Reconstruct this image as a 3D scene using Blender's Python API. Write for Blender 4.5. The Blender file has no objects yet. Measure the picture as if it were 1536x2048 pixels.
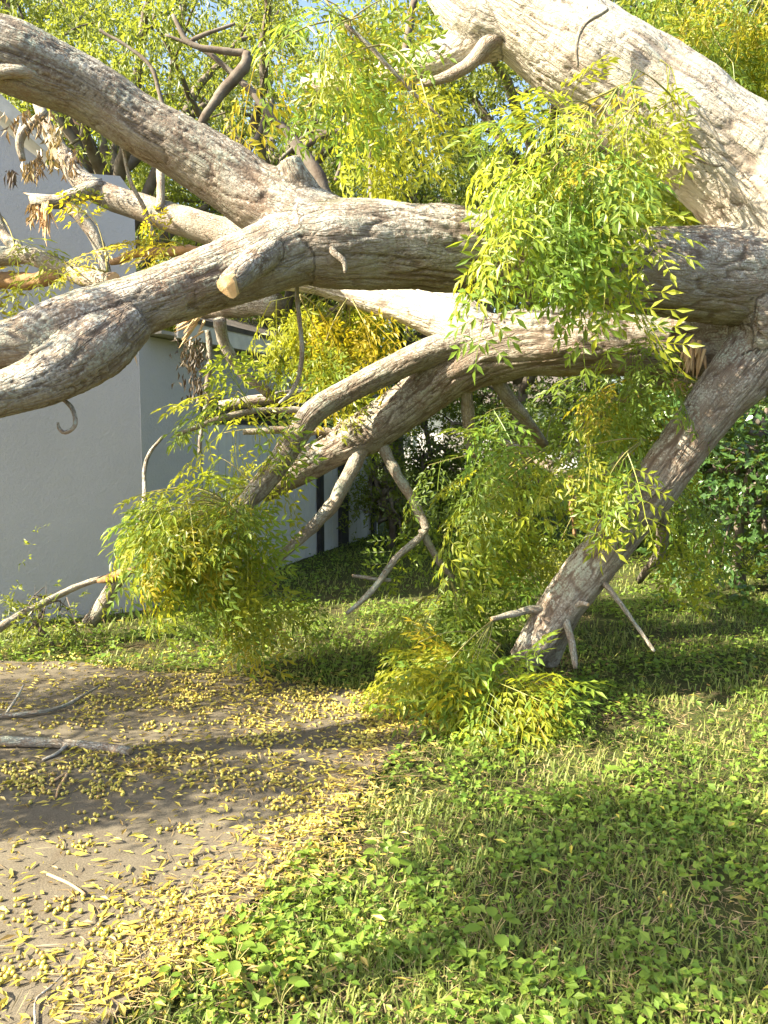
import bpy, math, random
import numpy as np
from mathutils import Vector, Matrix

random.seed(7)
RNG = np.random.default_rng(7)
scene = bpy.context.scene
C = scene.collection

# ------------------------------------------------------------------ camera
W0, H0, FPX = 1536.0, 2048.0, 1671.0          # photograph size, focal length in its pixels
EYE = np.array([0.0, 0.0, 1.6]); PITCH = math.radians(5.5)
cam = bpy.data.cameras.new('camera'); cam_o = bpy.data.objects.new('camera', cam); C.objects.link(cam_o)
cam_o.location = EYE; cam_o.rotation_euler = (math.radians(90) - PITCH, 0, 0)
cam.sensor_fit = 'VERTICAL'; cam.sensor_height = 24.0; cam.sensor_width = 18.0
cam.lens = 24.0 * FPX / H0
cam.clip_start = 0.05; cam.clip_end = 600
scene.camera = cam_o

# ------------------------------------------------------------------ sky, sun, exposure
SUN_EL = math.radians(38); SUN_H = np.array([-0.925, -0.38]); SUN_H /= np.linalg.norm(SUN_H)   # sun stands to the left, a little behind the camera
SUN = np.array([SUN_H[0]*math.cos(SUN_EL), SUN_H[1]*math.cos(SUN_EL), math.sin(SUN_EL)])
world = bpy.data.worlds.new('World'); scene.world = world; world.use_nodes = True
wn = world.node_tree; wn.nodes.clear()
sky = wn.nodes.new('ShaderNodeTexSky'); sky.sky_type = 'NISHITA'; sky.sun_disc = False
sky.sun_elevation = SUN_EL; sky.sun_rotation = math.atan2(SUN_H[0], SUN_H[1])
sky.air_density = 1.0; sky.dust_density = 3.0; sky.ozone_density = 1.0
bg = wn.nodes.new('ShaderNodeBackground'); bg.inputs['Strength'].default_value = 0.095
wo = wn.nodes.new('ShaderNodeOutputWorld')
wn.links.new(sky.outputs[0], bg.inputs[0]); wn.links.new(bg.outputs[0], wo.inputs[0])
sun = bpy.data.lights.new('sun', 'SUN'); sun.energy = 5.0; sun.angle = math.radians(0.53); sun.color = (1.0, 0.89, 0.68)
sun_o = bpy.data.objects.new('sun', sun); C.objects.link(sun_o)
sun_o.rotation_euler = Vector(SUN).to_track_quat('Z', 'Y').to_euler(); sun_o.location = (-8, -4, 9)
vs = scene.view_settings
vs.view_transform = 'Standard'; vs.look = 'None'; vs.exposure = 2.15; vs.gamma = 1.0; vs.use_curve_mapping = False

# ------------------------------------------------------------------ helpers: pixels to places
_f = np.array([0, math.cos(PITCH), -math.sin(PITCH)]); _u = np.array([0, math.sin(PITCH), math.cos(PITCH)]); _r = np.array([1.0, 0, 0])
def ray(px, py):
    return _f + _r * ((px - W0/2) / FPX) + _u * ((H0/2 - py) / FPX)
def at(px, py, d): return EYE + ray(px, py) * d
def ground(px, py, z=0.0):
    r = ray(px, py); return EYE + r * ((z - EYE[2]) / r[2])
def on_plane(px, py, p0, n):
    r = ray(px, py); return EYE + r * (np.dot(np.asarray(p0) - EYE, n) / np.dot(r, n))

# ------------------------------------------------------------------ helpers: noise, meshes, objects
def _hash(ix, iy, iz, seed):
    h = (ix * 374761393 + iy * 668265263 + iz * 1442695041 + seed * 2654435761) & 0xFFFFFFFF
    h = ((h ^ (h >> 13)) * 1274126177) & 0xFFFFFFFF
    h = ((h ^ (h >> 16)) * 2246822519) & 0xFFFFFFFF
    return ((h ^ (h >> 15)) & 0xFFFFFF) / float(0x7FFFFF) - 1.0
def vnoise(p, seed=0):
    p = np.asarray(p, float); i = np.floor(p).astype(np.int64); f = p - i
    f = f*f*f*(f*(f*6-15)+10)
    out = 0
    for dx in (0, 1):
        wx = f[:, 0] if dx else 1 - f[:, 0]
        for dy in (0, 1):
            wy = f[:, 1] if dy else 1 - f[:, 1]
            for dz in (0, 1):
                wz = f[:, 2] if dz else 1 - f[:, 2]
                out = out + wx*wy*wz * _hash(i[:, 0]+dx, i[:, 1]+dy, i[:, 2]+dz, seed)
    return out
def noise2(x, y, s, seed=0):
    return vnoise(np.stack([np.asarray(x)*s, np.asarray(y)*s, np.zeros_like(x) + 0.37], 1), seed)

def mesh_np(name, V, F, mats=None, smooth=False, attrs=None, matidx=None, normals=None):
    V = np.asarray(V, np.float32); F = np.asarray(F, np.int32)
    me = bpy.data.meshes.new(name)
    k = F.shape[1]
    me.vertices.add(len(V)); me.vertices.foreach_set('co', V.ravel())
    me.loops.add(F.size); me.loops.foreach_set('vertex_index', F.ravel())
    me.polygons.add(len(F)); me.polygons.foreach_set('loop_start', np.arange(0, F.size, k, dtype=np.int32))
    try: me.polygons.foreach_set('loop_total', np.full(len(F), k, np.int32))
    except Exception: pass
    me.polygons.foreach_set('use_smooth', np.full(len(F), smooth, bool))
    for m in (mats or []): me.materials.append(m)
    if matidx is not None: me.polygons.foreach_set('material_index', np.asarray(matidx, np.int32))
    for an, av in (attrs or {}).items():
        av = np.asarray(av, np.float32)
        if av.ndim == 2: a = me.attributes.new(an, 'FLOAT_VECTOR', 'POINT'); a.data.foreach_set('vector', av.ravel())
        else: a = me.attributes.new(an, 'FLOAT', 'POINT'); a.data.foreach_set('value', av)
    me.update(); me.validate()
    if normals is not None:
        me.normals_split_custom_set_from_vertices([tuple(n) for n in normals])
    return me
def link(name, me, parent=None, **props):
    o = bpy.data.objects.new(name, me); C.objects.link(o)
    if parent is not None: o.parent = parent
    for k, v in props.items(): o[k] = v
    return o
def tag(o, label=None, category=None, group=None, kind=None):
    if label: o['label'] = label
    if category: o['category'] = category
    if group: o['group'] = group
    if kind: o['kind'] = kind
    return o
def empty(name, loc, label, category, group=None):
    o = bpy.data.objects.new(name, None); C.objects.link(o); o.location = loc; o.empty_display_size = 0.2
    tag(o, label, category, group)
    bpy.context.view_layer.update()
    return o
def child(name, me, parent):          # mesh given in world coordinates, hung on a thing that stands elsewhere
    o = link(name, me, parent)
    if parent.parent is None: o.matrix_parent_inverse = Matrix.Translation(-root_loc(parent))
    return o
def root_loc(o):
    l = Vector(o.location) if o.parent is None else root_loc(o.parent)
    return l

def catmull(P, n_per=8):
    P = np.asarray(P, float)
    if len(P) == 2: t = np.linspace(0, 1, n_per+1)[:, None]; return P[0]*(1-t) + P[1]*t
    Q = np.vstack([2*P[0]-P[1], P, 2*P[-1]-P[-2]]); out = []
    for i in range(1, len(Q)-2):
        for t in np.linspace(0, 1, n_per, endpoint=False):
            a, b, c, d = Q[i-1], Q[i], Q[i+1], Q[i+2]
            out.append(0.5*((2*b) + (c-a)*t + (2*a-5*b+4*c-d)*t*t + (3*b-a-3*c+d)*t**3))
    out.append(P[-1]); return np.array(out)
def resample(Q, step):                # columns x y z r, even spacing along the curve
    s = np.r_[0, np.cumsum(np.linalg.norm(np.diff(Q[:, :3], axis=0), axis=1))]
    n = max(3, int(s[-1]/step)+1); t = np.linspace(0, s[-1], n)
    return np.stack([np.interp(t, s, Q[:, j]) for j in range(Q.shape[1])], 1), t
def frames(P):
    T = np.gradient(P, axis=0); T /= np.linalg.norm(T, axis=1)[:, None] + 1e-9
    a = np.array([0, 0, 1.0]) if abs(T[0, 2]) < 0.8 else np.array([0, 1.0, 0])
    n = np.cross(T[0], a); n /= np.linalg.norm(n); N = [n]
    for i in range(1, len(P)):
        n = N[-1] - T[i]*np.dot(N[-1], T[i]); n /= np.linalg.norm(n); N.append(n)
    N = np.array(N); return T, N, np.cross(T, N)
def tube(P, R, sides=8, seed=0, rough=0.0, cap=True, jag=0.0):
    P = np.asarray(P, float)[:, :3]; R = np.asarray(R, float); n = len(P)
    T, N, B = frames(P)
    th = np.linspace(0, 2*np.pi, sides, endpoint=False)
    RR = np.repeat(R[:, None], sides, 1)
    base = P[:, None, :] + (np.cos(th)[None, :, None]*N[:, None, :] + np.sin(th)[None, :, None]*B[:, None, :]) * RR[..., None]
    if rough:
        nz = vnoise(base.reshape(-1, 3) / (0.045 + R.mean()*0.5), seed).reshape(n, sides) + 0.6*vnoise(base.reshape(-1, 3) / (0.02 + R.mean()*0.25), seed+5).reshape(n, sides)
        RR = RR * (1 + rough*nz)
        base = P[:, None, :] + (np.cos(th)[None, :, None]*N[:, None, :] + np.sin(th)[None, :, None]*B[:, None, :]) * RR[..., None]
    if jag:
        rs = np.random.default_rng(seed+99)
        base[-1] += T[-1]*(rs.random((sides, 1))*jag)
        base[0] -= T[0]*(rs.random((sides, 1))*jag*0.2)
    V = base.reshape(-1, 3)
    i = np.arange(n-1)[:, None]*sides; j = np.arange(sides)[None, :]; j2 = (j+1) % sides
    q = np.stack([i+j, i+j2, i+sides+j2, i+sides+j], -1).reshape(-1, 4)
    F = np.vstack([q[:, [0, 1, 2]], q[:, [0, 2, 3]]])
    capf = np.zeros((0, 3), int)
    if cap:
        c0, c1 = len(V), len(V)+1
        V = np.vstack([V, P[0], P[-1] - T[-1]*R[-1]*(0.15 if jag else 0.0)])
        jj = np.arange(sides); k2 = (jj+1) % sides; L = (n-1)*sides
        F = np.vstack([F, np.stack([np.full(sides, c0), k2, jj], 1)])
        capf = np.stack([np.full(sides, c1), L+jj, L+k2], 1)
    return V, F, capf
def tube_coord(Q, sides):             # bark coordinates of a tube: across, across, along (shortened)
    Q = np.asarray(Q, float); s = np.r_[0, np.cumsum(np.linalg.norm(np.diff(Q[:, :3], axis=0), axis=1))]
    th = np.linspace(0, 2*np.pi, sides, endpoint=False)
    c = np.stack([np.cos(th)[None]*Q[:, 3:4], np.sin(th)[None]*Q[:, 3:4], np.repeat(s[:, None]*0.25, sides, 1)], 2).reshape(-1, 3)
    return np.vstack([c, c[:1], c[-1:]]) + Q[0, :3]*3.7
def merge(parts):
    Vs, Fs, o = [], [], 0
    for V, F in parts:
        Vs.append(V); Fs.append(np.asarray(F)+o); o += len(V)
    return np.vstack(Vs), np.vstack(Fs)
def box(cx, cy, cz, sx, sy, sz, rz=0.0):
    v = np.array([[x, y, z] for x in (-.5, .5) for y in (-.5, .5) for z in (-.5, .5)]) * [sx, sy, sz]
    c, s = math.cos(rz), math.sin(rz); v = v @ np.array([[c, s, 0], [-s, c, 0], [0, 0, 1]]) + [cx, cy, cz]
    F = [[0,1,3],[0,3,2],[4,6,7],[4,7,5],[0,4,5],[0,5,1],[2,3,7],[2,7,6],[0,2,6],[0,6,4],[1,5,7],[1,7,3]]
    return v, np.array(F)

def unit(v): return v / (np.linalg.norm(v, axis=-1, keepdims=True) + 1e-9)
def leaf_faces(P, D, N, L, Wd, fold=0.25, curl=0.0):
    """pointed leaves, folded along the midrib: 6 vertices and 4 triangles each"""
    D = unit(D); S = unit(np.cross(D, N)); N = np.cross(S, D); L = L[:, None]; Wd = Wd[:, None]
    b = P; l = P + D*L*0.42 - S*Wd*0.5 + N*Wd*fold; r = P + D*L*0.42 + S*Wd*0.5 + N*Wd*fold
    m = P + D*L*0.45 - N*L*curl*0.3; t = P + D*L - N*L*curl; 
    V = np.stack([b, l, m, r, t], 1).reshape(-1, 3)
    i = np.arange(len(P))[:, None]*5
    F = np.stack([i+[0, 2, 1], i+[0, 3, 2], i+[1, 2, 4], i+[2, 3, 4]], 1).reshape(-1, 3)
    return V, F
def leaf_simple(P, D, N, L, Wd, fold=0.2):
    D = unit(D); S = unit(np.cross(D, N)); N = np.cross(S, D); L = L[:, None]; Wd = Wd[:, None]
    V = np.stack([P, P + D*L*0.42 - S*Wd*0.5 + N*Wd*fold, P + D*L, P + D*L*0.42 + S*Wd*0.5 + N*Wd*fold], 1).reshape(-1, 3)
    i = np.arange(len(P))[:, None]*4
    F = np.stack([i+[0, 2, 1], i+[0, 3, 2]], 1).reshape(-1, 3)
    return V, F

# ------------------------------------------------------------------ materials
class NT:
    def __init__(s, name):
        s.m = bpy.data.materials.new(name); s.m.use_nodes = True; s.t = s.m.node_tree; s.t.nodes.clear()
        s.out = s.n('ShaderNodeOutputMaterial')
    def n(s, typ, **kw):
        nd = s.t.nodes.new(typ)
        for k, v in kw.items():
            if k.startswith('_'): setattr(nd, k[1:], v)
            else:
                key = int(k[1:]) if (k[0] == 'i' and k[1:].isdigit()) else k.replace('__', ' ')
                if hasattr(v, 'links') or isinstance(v, bpy.types.NodeSocket): s.t.links.new(v, nd.inputs[key])
                else: nd.inputs[key].default_value = v
        return nd
    def link(s, a, b): s.t.links.new(a, b)
    def noise(s, vec, scale, detail=4, rough=0.55, dist=0.0):
        return s.n('ShaderNodeTexNoise', Vector=vec, Scale=scale, Detail=detail, Roughness=rough, Distortion=dist).outputs['Fac']
    def ramp(s, fac, lo, hi, a=0.0, b=1.0):
        return s.n('ShaderNodeMapRange', _clamp=True, Value=fac, i1=lo, i2=hi, i3=a, i4=b).outputs[0]
    def mix(s, fac, a, b, mode='MIX'):
        nd = s.n('ShaderNodeMix', _data_type='RGBA', _blend_type=mode)
        for key, v in ((0, fac), (6, a), (7, b)):
            if isinstance(v, bpy.types.NodeSocket): s.t.links.new(v, nd.inputs[key])
            else: nd.inputs[key].default_value = v if key == 0 or len(v) == 4 else (*v, 1)
        return nd.outputs[2]
    def math(s, op, a, b=0.0):
        return s.n('ShaderNodeMath', _operation=op, i0=a, i1=b).outputs[0]
    def attr(s, name): return s.n('ShaderNodeAttribute', _attribute_name=name).outputs['Fac']
    def pos(s): return s.n('ShaderNodeNewGeometry').outputs['Position']
    def obj(s): return s.n('ShaderNodeTexCoord').outputs['Object']
    def bump(s, h, strength=0.5, dist=0.01):
        return s.n('ShaderNodeBump', Height=h, Strength=strength, Distance=dist).outputs[0]
    def principled(s, **kw):
        p = s.n('ShaderNodeBsdfPrincipled', **kw); return p
    def done(s, sh):
        s.link(sh, s.out.inputs[0]); return s.m

def mat_bark(name, lichen=1.0, base=(0.228, 0.188, 0.146), red=(0.222, 0.160, 0.118), grey=(0.30, 0.272, 0.228), fine=1.0, lo=0.565):
    k = NT(name); p = k.pos(); fur = k.attr('furrow')
    bc = k.n('ShaderNodeAttribute', _attribute_name='bcoord').outputs['Vector']
    wv = k.n('ShaderNodeTexNoise', Vector=bc, Scale=22.0*fine, Detail=3.0).outputs['Color']
    wc = k.n('ShaderNodeVectorMath', _operation='MULTIPLY_ADD', i0=wv, i1=(0.030/fine,)*3, i2=bc).outputs[0]
    v1 = k.n('ShaderNodeTexVoronoi', _feature='DISTANCE_TO_EDGE', Vector=wc, Scale=30.0*fine).outputs['Distance']
    v2 = k.n('ShaderNodeTexVoronoi', _feature='DISTANCE_TO_EDGE', Vector=wc, Scale=72.0*fine).outputs['Distance']
    crack = k.math('MAXIMUM', k.ramp(v1, 0.0, 0.14, 1.0, 0.0), k.ramp(v2, 0.0, 0.10, 0.55, 0.0))
    crack = k.math('MULTIPLY', crack, k.ramp(k.noise(bc, 14.0, 3), 0.35, 0.6, 0.35, 1.0))
    nz = k.n('ShaderNodeSeparateXYZ', Vector=k.n('ShaderNodeNewGeometry').outputs['Normal']).outputs['Z']
    up = k.ramp(nz, -0.45, 0.75)
    c = k.mix(k.ramp(k.noise(p, 3.0, 5), 0.40, 0.66), base, red)
    c = k.mix(k.ramp(k.noise(p, 9.0, 6, 0.65), 0.42, 0.66, 0, 0.8), c, grey)
    speck = k.noise(p, 85.0, 3, 0.6); big = k.noise(p, 7.0, 6, 0.7)
    lich = k.math('MULTIPLY', k.ramp(k.math('ADD', k.math('MULTIPLY', speck, 0.6), k.math('MULTIPLY', big, 0.6)), lo, lo+0.10), k.ramp(up, 0.0, 0.7, 0.25, 1.0))
    lich = k.math('MULTIPLY', lich, k.ramp(fur, 0.25, 0.75, lichen, 0.0))
    lc = k.mix(k.ramp(k.noise(p, 4.0, 3), 0.45, 0.6), (0.50, 0.48, 0.42), (0.40, 0.44, 0.36))
    c = k.mix(lich, c, lc)
    moss = k.math('MULTIPLY', k.ramp(nz, 0.55, 0.95), k.ramp(k.noise(p, 5.0, 5, 0.7), 0.52, 0.66, 0, 0.6))
    c = k.mix(moss, c, (0.15, 0.18, 0.08))
    c = k.mix(k.ramp(fur, 0.35, 1.0, 0, 0.55), c, (0.085, 0.060, 0.046))
    c = k.mix(k.math('MULTIPLY', crack, 0.45), c, (0.075, 0.053, 0.040))
    h = k.math('ADD', k.math('MULTIPLY', k.noise(p, 45.0, 6, 0.7), 0.45), k.math('MULTIPLY', k.noise(p, 160.0, 3, 0.6), 0.25))
    h = k.math('SUBTRACT', h, k.math('MULTIPLY', crack, 0.42))
    b = k.principled(Base__Color=c, Roughness=0.93, Normal=k.bump(h, 1.0, 0.014)); b.inputs['Specular IOR Level'].default_value = 0.12
    return k.done(b.outputs[0])
def mat_plain(name, col, col2=None, scale=6, rough=0.85, bump=0.3, bscale=40, bdist=0.004, spec=0.2):
    k = NT(name); p = k.obj()
    c = k.mix(k.ramp(k.noise(p, scale, 5, 0.65), 0.35, 0.65), col, col2 or tuple(x*0.75 for x in col))
    b = k.principled(Base__Color=c, Roughness=rough, Normal=k.bump(k.noise(p, bscale, 5, 0.65), bump, bdist)); b.inputs['Specular IOR Level'].default_value = spec
    return k.done(b.outputs[0])
def mat_leaf(name, a, b_, trans=0.45, rough=0.42, spec=0.45, tcol=None, vary=True):
    k = NT(name); t = k.attr('tint')
    c = k.mix(t, a, b_)
    if vary:
        rnd = k.n('ShaderNodeObjectInfo').outputs['Random']
        hsv = k.n('ShaderNodeHueSaturation', Color=c, Hue=k.ramp(rnd, 0, 1, 0.485, 0.512), Saturation=1.0, Value=k.ramp(rnd, 0, 1, 0.82, 1.2)); c = hsv.outputs[0]
    pb = k.principled(Base__Color=c, Roughness=rough); pb.inputs['Specular IOR Level'].default_value = spec
    tc = k.mix(0.55, c, tcol or (0.55, 0.60, 0.04), 'MIX')
    tr = k.n('ShaderNodeBsdfTranslucent', Color=tc)
    mx = k.n('ShaderNodeMixShader', i0=trans, i1=pb.outputs[0], i2=tr.outputs[0])
    return k.done(mx.outputs[0])

M = {}
M['bark'] = mat_bark('bark')
M['bark_pale'] = mat_bark('bark_pale', lichen=1.0, base=(0.32, 0.26, 0.195), red=(0.30, 0.205, 0.145), grey=(0.40, 0.36, 0.295), fine=2.0)
M['bark_sunlit'] = mat_bark('bark_sunlit', lichen=1.0, base=(0.54, 0.48, 0.39), red=(0.50, 0.41, 0.32), grey=(0.60, 0.56, 0.48), lo=0.53)  # paler copy of the bark: brightness of the sunlit limbs put into the colour
M['bark_far'] = mat_plain('bark_far', (0.10, 0.075, 0.058), (0.19, 0.17, 0.14), 5, 0.95, 0.5, 30, 0.01)
M['wood'] = mat_plain('broken_wood', (0.62, 0.45, 0.26), (0.50, 0.31, 0.15), 12, 0.85, 0.6, 60, 0.006)
M['wood_orange'] = mat_plain('split_wood', (0.38, 0.22, 0.10), (0.22, 0.14, 0.08), 10, 0.85, 0.6, 50, 0.006)
M['leaf_green'] = mat_leaf('leaf_green', (0.10, 0.20, 0.03), (0.20, 0.31, 0.04), trans=0.5)
M['leaf_lime'] = mat_leaf('leaf_lime', (0.22, 0.29, 0.028), (0.35, 0.38, 0.032), trans=0.5, tcol=(0.62, 0.62, 0.03))
M['leaf_gold'] = mat_leaf('leaf_gold', (0.33, 0.33, 0.025), (0.48, 0.40, 0.025), trans=0.5, tcol=(0.75, 0.65, 0.02))
M['leaf_dead'] = mat_leaf('leaf_dead', (0.16, 0.11, 0.05), (0.32, 0.24, 0.11), trans=0.2, tcol=(0.4, 0.26, 0.08))
M['leaf_dead_dark'] = mat_leaf('leaf_dead_dark', (0.06, 0.045, 0.03), (0.10, 0.075, 0.045), trans=0.1, tcol=(0.2, 0.13, 0.06))
LEAFM = [M['leaf_green'], M['leaf_lime'], M['leaf_gold']]
M['stem'] = mat_plain('green_stem', (0.20, 0.22, 0.06), (0.28, 0.22, 0.10), 8, 0.6)
M['crown_a'] = mat_leaf('crown_yellow_green', (0.085, 0.135, 0.028), (0.20, 0.225, 0.042), trans=0.45, vary=False)
M['crown_b'] = mat_leaf('crown_dark_green', (0.04, 0.085, 0.02), (0.10, 0.155, 0.03), trans=0.4, vary=False)
M['crown_c'] = mat_leaf('crown_glossy', (0.035, 0.085, 0.025), (0.07, 0.14, 0.03), trans=0.25, rough=0.28, spec=0.6, vary=False)

# ------------------------------------------------------------------ ground, driveway
def mat_lawn():
    k = NT('lawn_soil'); p = k.pos()
    n1 = k.noise(p, 1.3, 6, 0.65); n2 = k.noise(p, 14.0, 6, 0.7); n3 = k.noise(p, 70.0, 4, 0.7)
    soil = k.mix(n3, (0.055, 0.040, 0.024), (0.13, 0.10, 0.06))
    grass = k.mix(n2, (0.045, 0.075, 0.018), (0.10, 0.14, 0.035))
    dist = k.n('ShaderNodeSeparateXYZ', Vector=p).outputs['Y']
    fac = k.math('MAXIMUM', k.ramp(k.math('ADD', k.math('MULTIPLY', n1, 0.6), k.math('MULTIPLY', n2, 0.5)), 0.42, 0.62, 0.1, 0.8), k.ramp(dist, 7.0, 14.0))
    c = k.mix(fac, soil, grass)
    b = k.principled(Base__Color=c, Roughness=0.95, Normal=k.bump(k.math('ADD', n2, n3), 1.0, 0.03)); b.inputs['Specular IOR Level'].default_value = 0.1
    return k.done(b.outputs[0])
def mat_concrete():
    k = NT('driveway_concrete'); p = k.pos()
    n = k.noise(p, 2.2, 6, 0.7); s = k.noise(p, 120.0, 3, 0.6); s2 = k.noise(p, 320.0, 2, 0.6)
    c = k.mix(k.ramp(n, 0.35, 0.68), (0.138, 0.120, 0.088), (0.075, 0.063, 0.045))
    c = k.mix(k.ramp(s, 0.4, 0.7, 0, 0.55), c, (0.21, 0.18, 0.125))
    c = k.mix(k.ramp(k.noise(p, 7.0, 6, 0.75, 0.6), 0.50, 0.68, 0, 0.6), c, (0.095, 0.072, 0.048))
    c = k.mix(k.ramp(s2, 0.55, 0.72, 0, 0.7), c, (0.10, 0.085, 0.065))
    b = k.principled(Base__Color=c, Roughness=0.9, Normal=k.bump(k.math('ADD', s, k.math('MULTIPLY', s2, 0.5)), 0.6, 0.004)); b.inputs['Specular IOR Level'].default_value = 0.2
    return k.done(b.outputs[0])
M['lawn'] = mat_lawn(); M['concrete'] = mat_concrete()
g = 300.0
gx = np.unique(np.r_[-g, -80, -30, np.linspace(-10, 10, 81), 30, 80, g]); gy = np.unique(np.r_[-60, -10, np.linspace(-3, 17, 81), 40, 90, 200, g+100])
GX, GY = np.meshgrid(gx, gy); GZ = 0.02*noise2(GX.ravel(), GY.ravel(), 0.9, 3) + 0.012*noise2(GX.ravel(), GY.ravel(), 2.7, 4) - 0.035
i = (np.arange(len(gy)-1)[:, None]*len(gx) + np.arange(len(gx)-1)[None, :]).ravel()
lawn = link('lawn', mesh_np('lawn', np.stack([GX.ravel(), GY.ravel(), GZ], 1), np.stack([i, i+1, i+1+len(gx), i+len(gx)], 1), [M['lawn']], True), kind='structure')
DRIVE_PX = [(215, 2060), (330, 1930), (430, 1850), (560, 1745), (665, 1655), (735, 1570), (800, 1500), (868, 1440), (845, 1398), (720, 1382), (600, 1368), (470, 1352), (330, 1345), (150, 1325), (0, 1318)]
drive = np.array([ground(*q)[:2] for q in DRIVE_PX])
drive = np.vstack([drive, [[-4.6, 4.7], [-6.5, 3.4], [-6.5, -1.2], [-1.9, -1.2]]])
dd = []
for a, b in zip(drive, np.roll(drive, -1, 0)):
    for t in np.linspace(0, 1, 9)[:-1]: dd.append(a*(1-t)+b*t)
dd = np.array(dd); dd += 0.05*np.stack([noise2(dd[:, 0], dd[:, 1], 4.0, 11), noise2(dd[:, 0], dd[:, 1], 4.0, 12)], 1)
import bmesh
bm = bmesh.new(); vs_ = [bm.verts.new((x, y, 0.0)) for x, y in dd]; fc = bm.faces.new(vs_)
ex = bmesh.ops.extrude_face_region(bm, geom=[fc]); 
for v in [e for e in ex['geom'] if isinstance(e, bmesh.types.BMVert)]: v.co.z = -0.10
bmesh.ops.triangulate(bm, faces=bm.faces[:]); bmesh.ops.recalc_face_normals(bm, faces=bm.faces[:])
me = bpy.data.meshes.new('driveway'); bm.to_mesh(me); bm.free(); me.materials.append(M['concrete'])
link('driveway', me, kind='structure')
def inside(x, y, poly):
    r = np.zeros(len(x), bool); n = len(poly)
    for a in range(n):
        x1, y1 = poly[a]; x2, y2 = poly[(a+1) % n]
        r ^= ((y1 > y) != (y2 > y)) & (x < (x2-x1)*(y-y1)/(y2-y1+1e-12) + x1)
    return r

# ------------------------------------------------------------------ house and white fence on the left
def mat_stucco():
    k = NT('stucco'); p = k.pos()
    n = k.noise(p, 0.9, 5, 0.6); z = k.n('ShaderNodeSeparateXYZ', Vector=p).outputs['Z']
    c = k.mix(k.ramp(n, 0.3, 0.7), (0.48, 0.48, 0.515), (0.43, 0.43, 0.46))
    c = k.mix(k.math('MULTIPLY', k.ramp(k.noise(p, 6.0, 6, 0.7), 0.5, 0.75), k.ramp(z, 0.05, 0.45, 0.6, 0.03)), c, (0.33, 0.29, 0.22))
    h = k.math('ADD', k.noise(p, 38.0, 5, 0.6), k.math('MULTIPLY', k.noise(p, 120.0, 3, 0.6), 0.4))
    b = k.principled(Base__Color=c, Roughness=0.9, Normal=k.bump(h, 0.55, 0.012)); b.inputs['Specular IOR Level'].default_value = 0.2
    return k.done(b.outputs[0])
M['stucco'] = mat_stucco()
M['fascia'] = mat_plain('painted_board', (0.62, 0.60, 0.56), (0.50, 0.48, 0.44), 9, 0.7)
M['shingle'] = mat_plain('roof_shingle', (0.13, 0.115, 0.10), (0.08, 0.07, 0.065), 14, 0.95, 0.8, 30, 0.01)
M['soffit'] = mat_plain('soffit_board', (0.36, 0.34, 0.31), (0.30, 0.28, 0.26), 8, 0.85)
M['white_board'] = mat_plain('white_fence_board', (0.62, 0.62, 0.62), (0.54, 0.54, 0.54), 5, 0.6, 0.15, 30)
M['dark_post'] = mat_plain('dark_metal_post', (0.03, 0.03, 0.032), (0.05, 0.048, 0.045), 8, 0.55)
CORN = ground(291, 1213)[:2]
e1 = unit(np.array([-1.0, -0.62])); n1 = np.array([-e1[1], e1[0]]); n1 = n1 if n1[1] < 0 else -n1       # front wall runs to the left, its face looks at the camera
e2 = unit(np.array([0.365, 1.0]))
house = empty('house', (CORN[0]-2.5, CORN[1]+1.0, 0), 'white stucco house with a tall front wall, standing in shade behind the fallen tree', 'house')
def wall_slab(name, p0, e, nrm, prof, thick, mat, parent=house):
    prof = np.array(prof, float); n = len(prof)
    f = np.array([[p0[0]+e[0]*u, p0[1]+e[1]*u, z] for u, z in prof]); bk = f - np.array([nrm[0], nrm[1], 0])*thick
    b = bmesh.new(); A = [b.verts.new(v) for v in f]; B = [b.verts.new(v) for v in bk]
    b.faces.new(A); b.faces.new(B[::-1])
    for i in range(n): b.faces.new([A[i], A[(i+1) % n], B[(i+1) % n], B[i]])
    bmesh.ops.recalc_face_normals(b, faces=b.faces[:]); bmesh.ops.triangulate(b, faces=b.faces[:])
    m = bpy.data.meshes.new(name); b.to_mesh(m); b.free(); m.materials.append(mat)
    return child(name, m, parent)
def on_w1(px, py):
    q = on_plane(px, py, [CORN[0], CORN[1], 0], np.array([n1[0], n1[1], 0])); return (np.dot(q[:2]-CORN, e1), q[2])
top = [on_w1(*q) for q in [(278, 392), (240, 352), (150, 345), (95, 330), (40, 288), (0, 250), (-160, 95), (-420, 95)]]
prof = [(0, -0.15)] + [(0, top[0][1])] + top[1:] + [(top[-1][0], -0.15)]
wall_slab('wall', CORN, e1, n1, prof, 0.06, M['stucco'])
# rake board along the sloping top of the front wall
ra, rb = on_w1(95, 322), on_w1(-170, 78)
rk = [(ra[0], ra[1]+0.02), (ra[0]-0.03, ra[1]+0.13), (rb[0], rb[1]+0.13), (rb[0], rb[1]+0.0)]
wall_slab('rake_board', CORN + n1*0.10, e1, n1, rk, 0.42, M['fascia'])
# rounded stucco chimney behind the front wall
ch = on_w1(212, 330); cp = CORN + e1*ch[0] - n1*0.7
V = []; 
for zz, s in ((1.5, 0.18), (ch[1]-0.06, 0.18), (ch[1]+0.03, 0.155), (ch[1]+0.08, 0.09)):
    for t in np.linspace(0, 2*np.pi, 20, endpoint=False): V.append([cp[0]+s*np.sign(math.cos(t))*abs(math.cos(t))**0.5, cp[1]+s*np.sign(math.sin(t))*abs(math.sin(t))**0.5, zz])
V = np.array(V); F = []
for r_ in range(3):
    for t in range(20): F += [[r_*20+t, r_*20+(t+1) % 20, r_*20+20+(t+1) % 20], [r_*20+t, r_*20+20+(t+1) % 20, r_*20+20+t]]
F += [[60, 60+t, 61+t] for t in range(1, 19)]
child('chimney', mesh_np('chimney', V, F, [M['stucco']], False), house)
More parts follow.
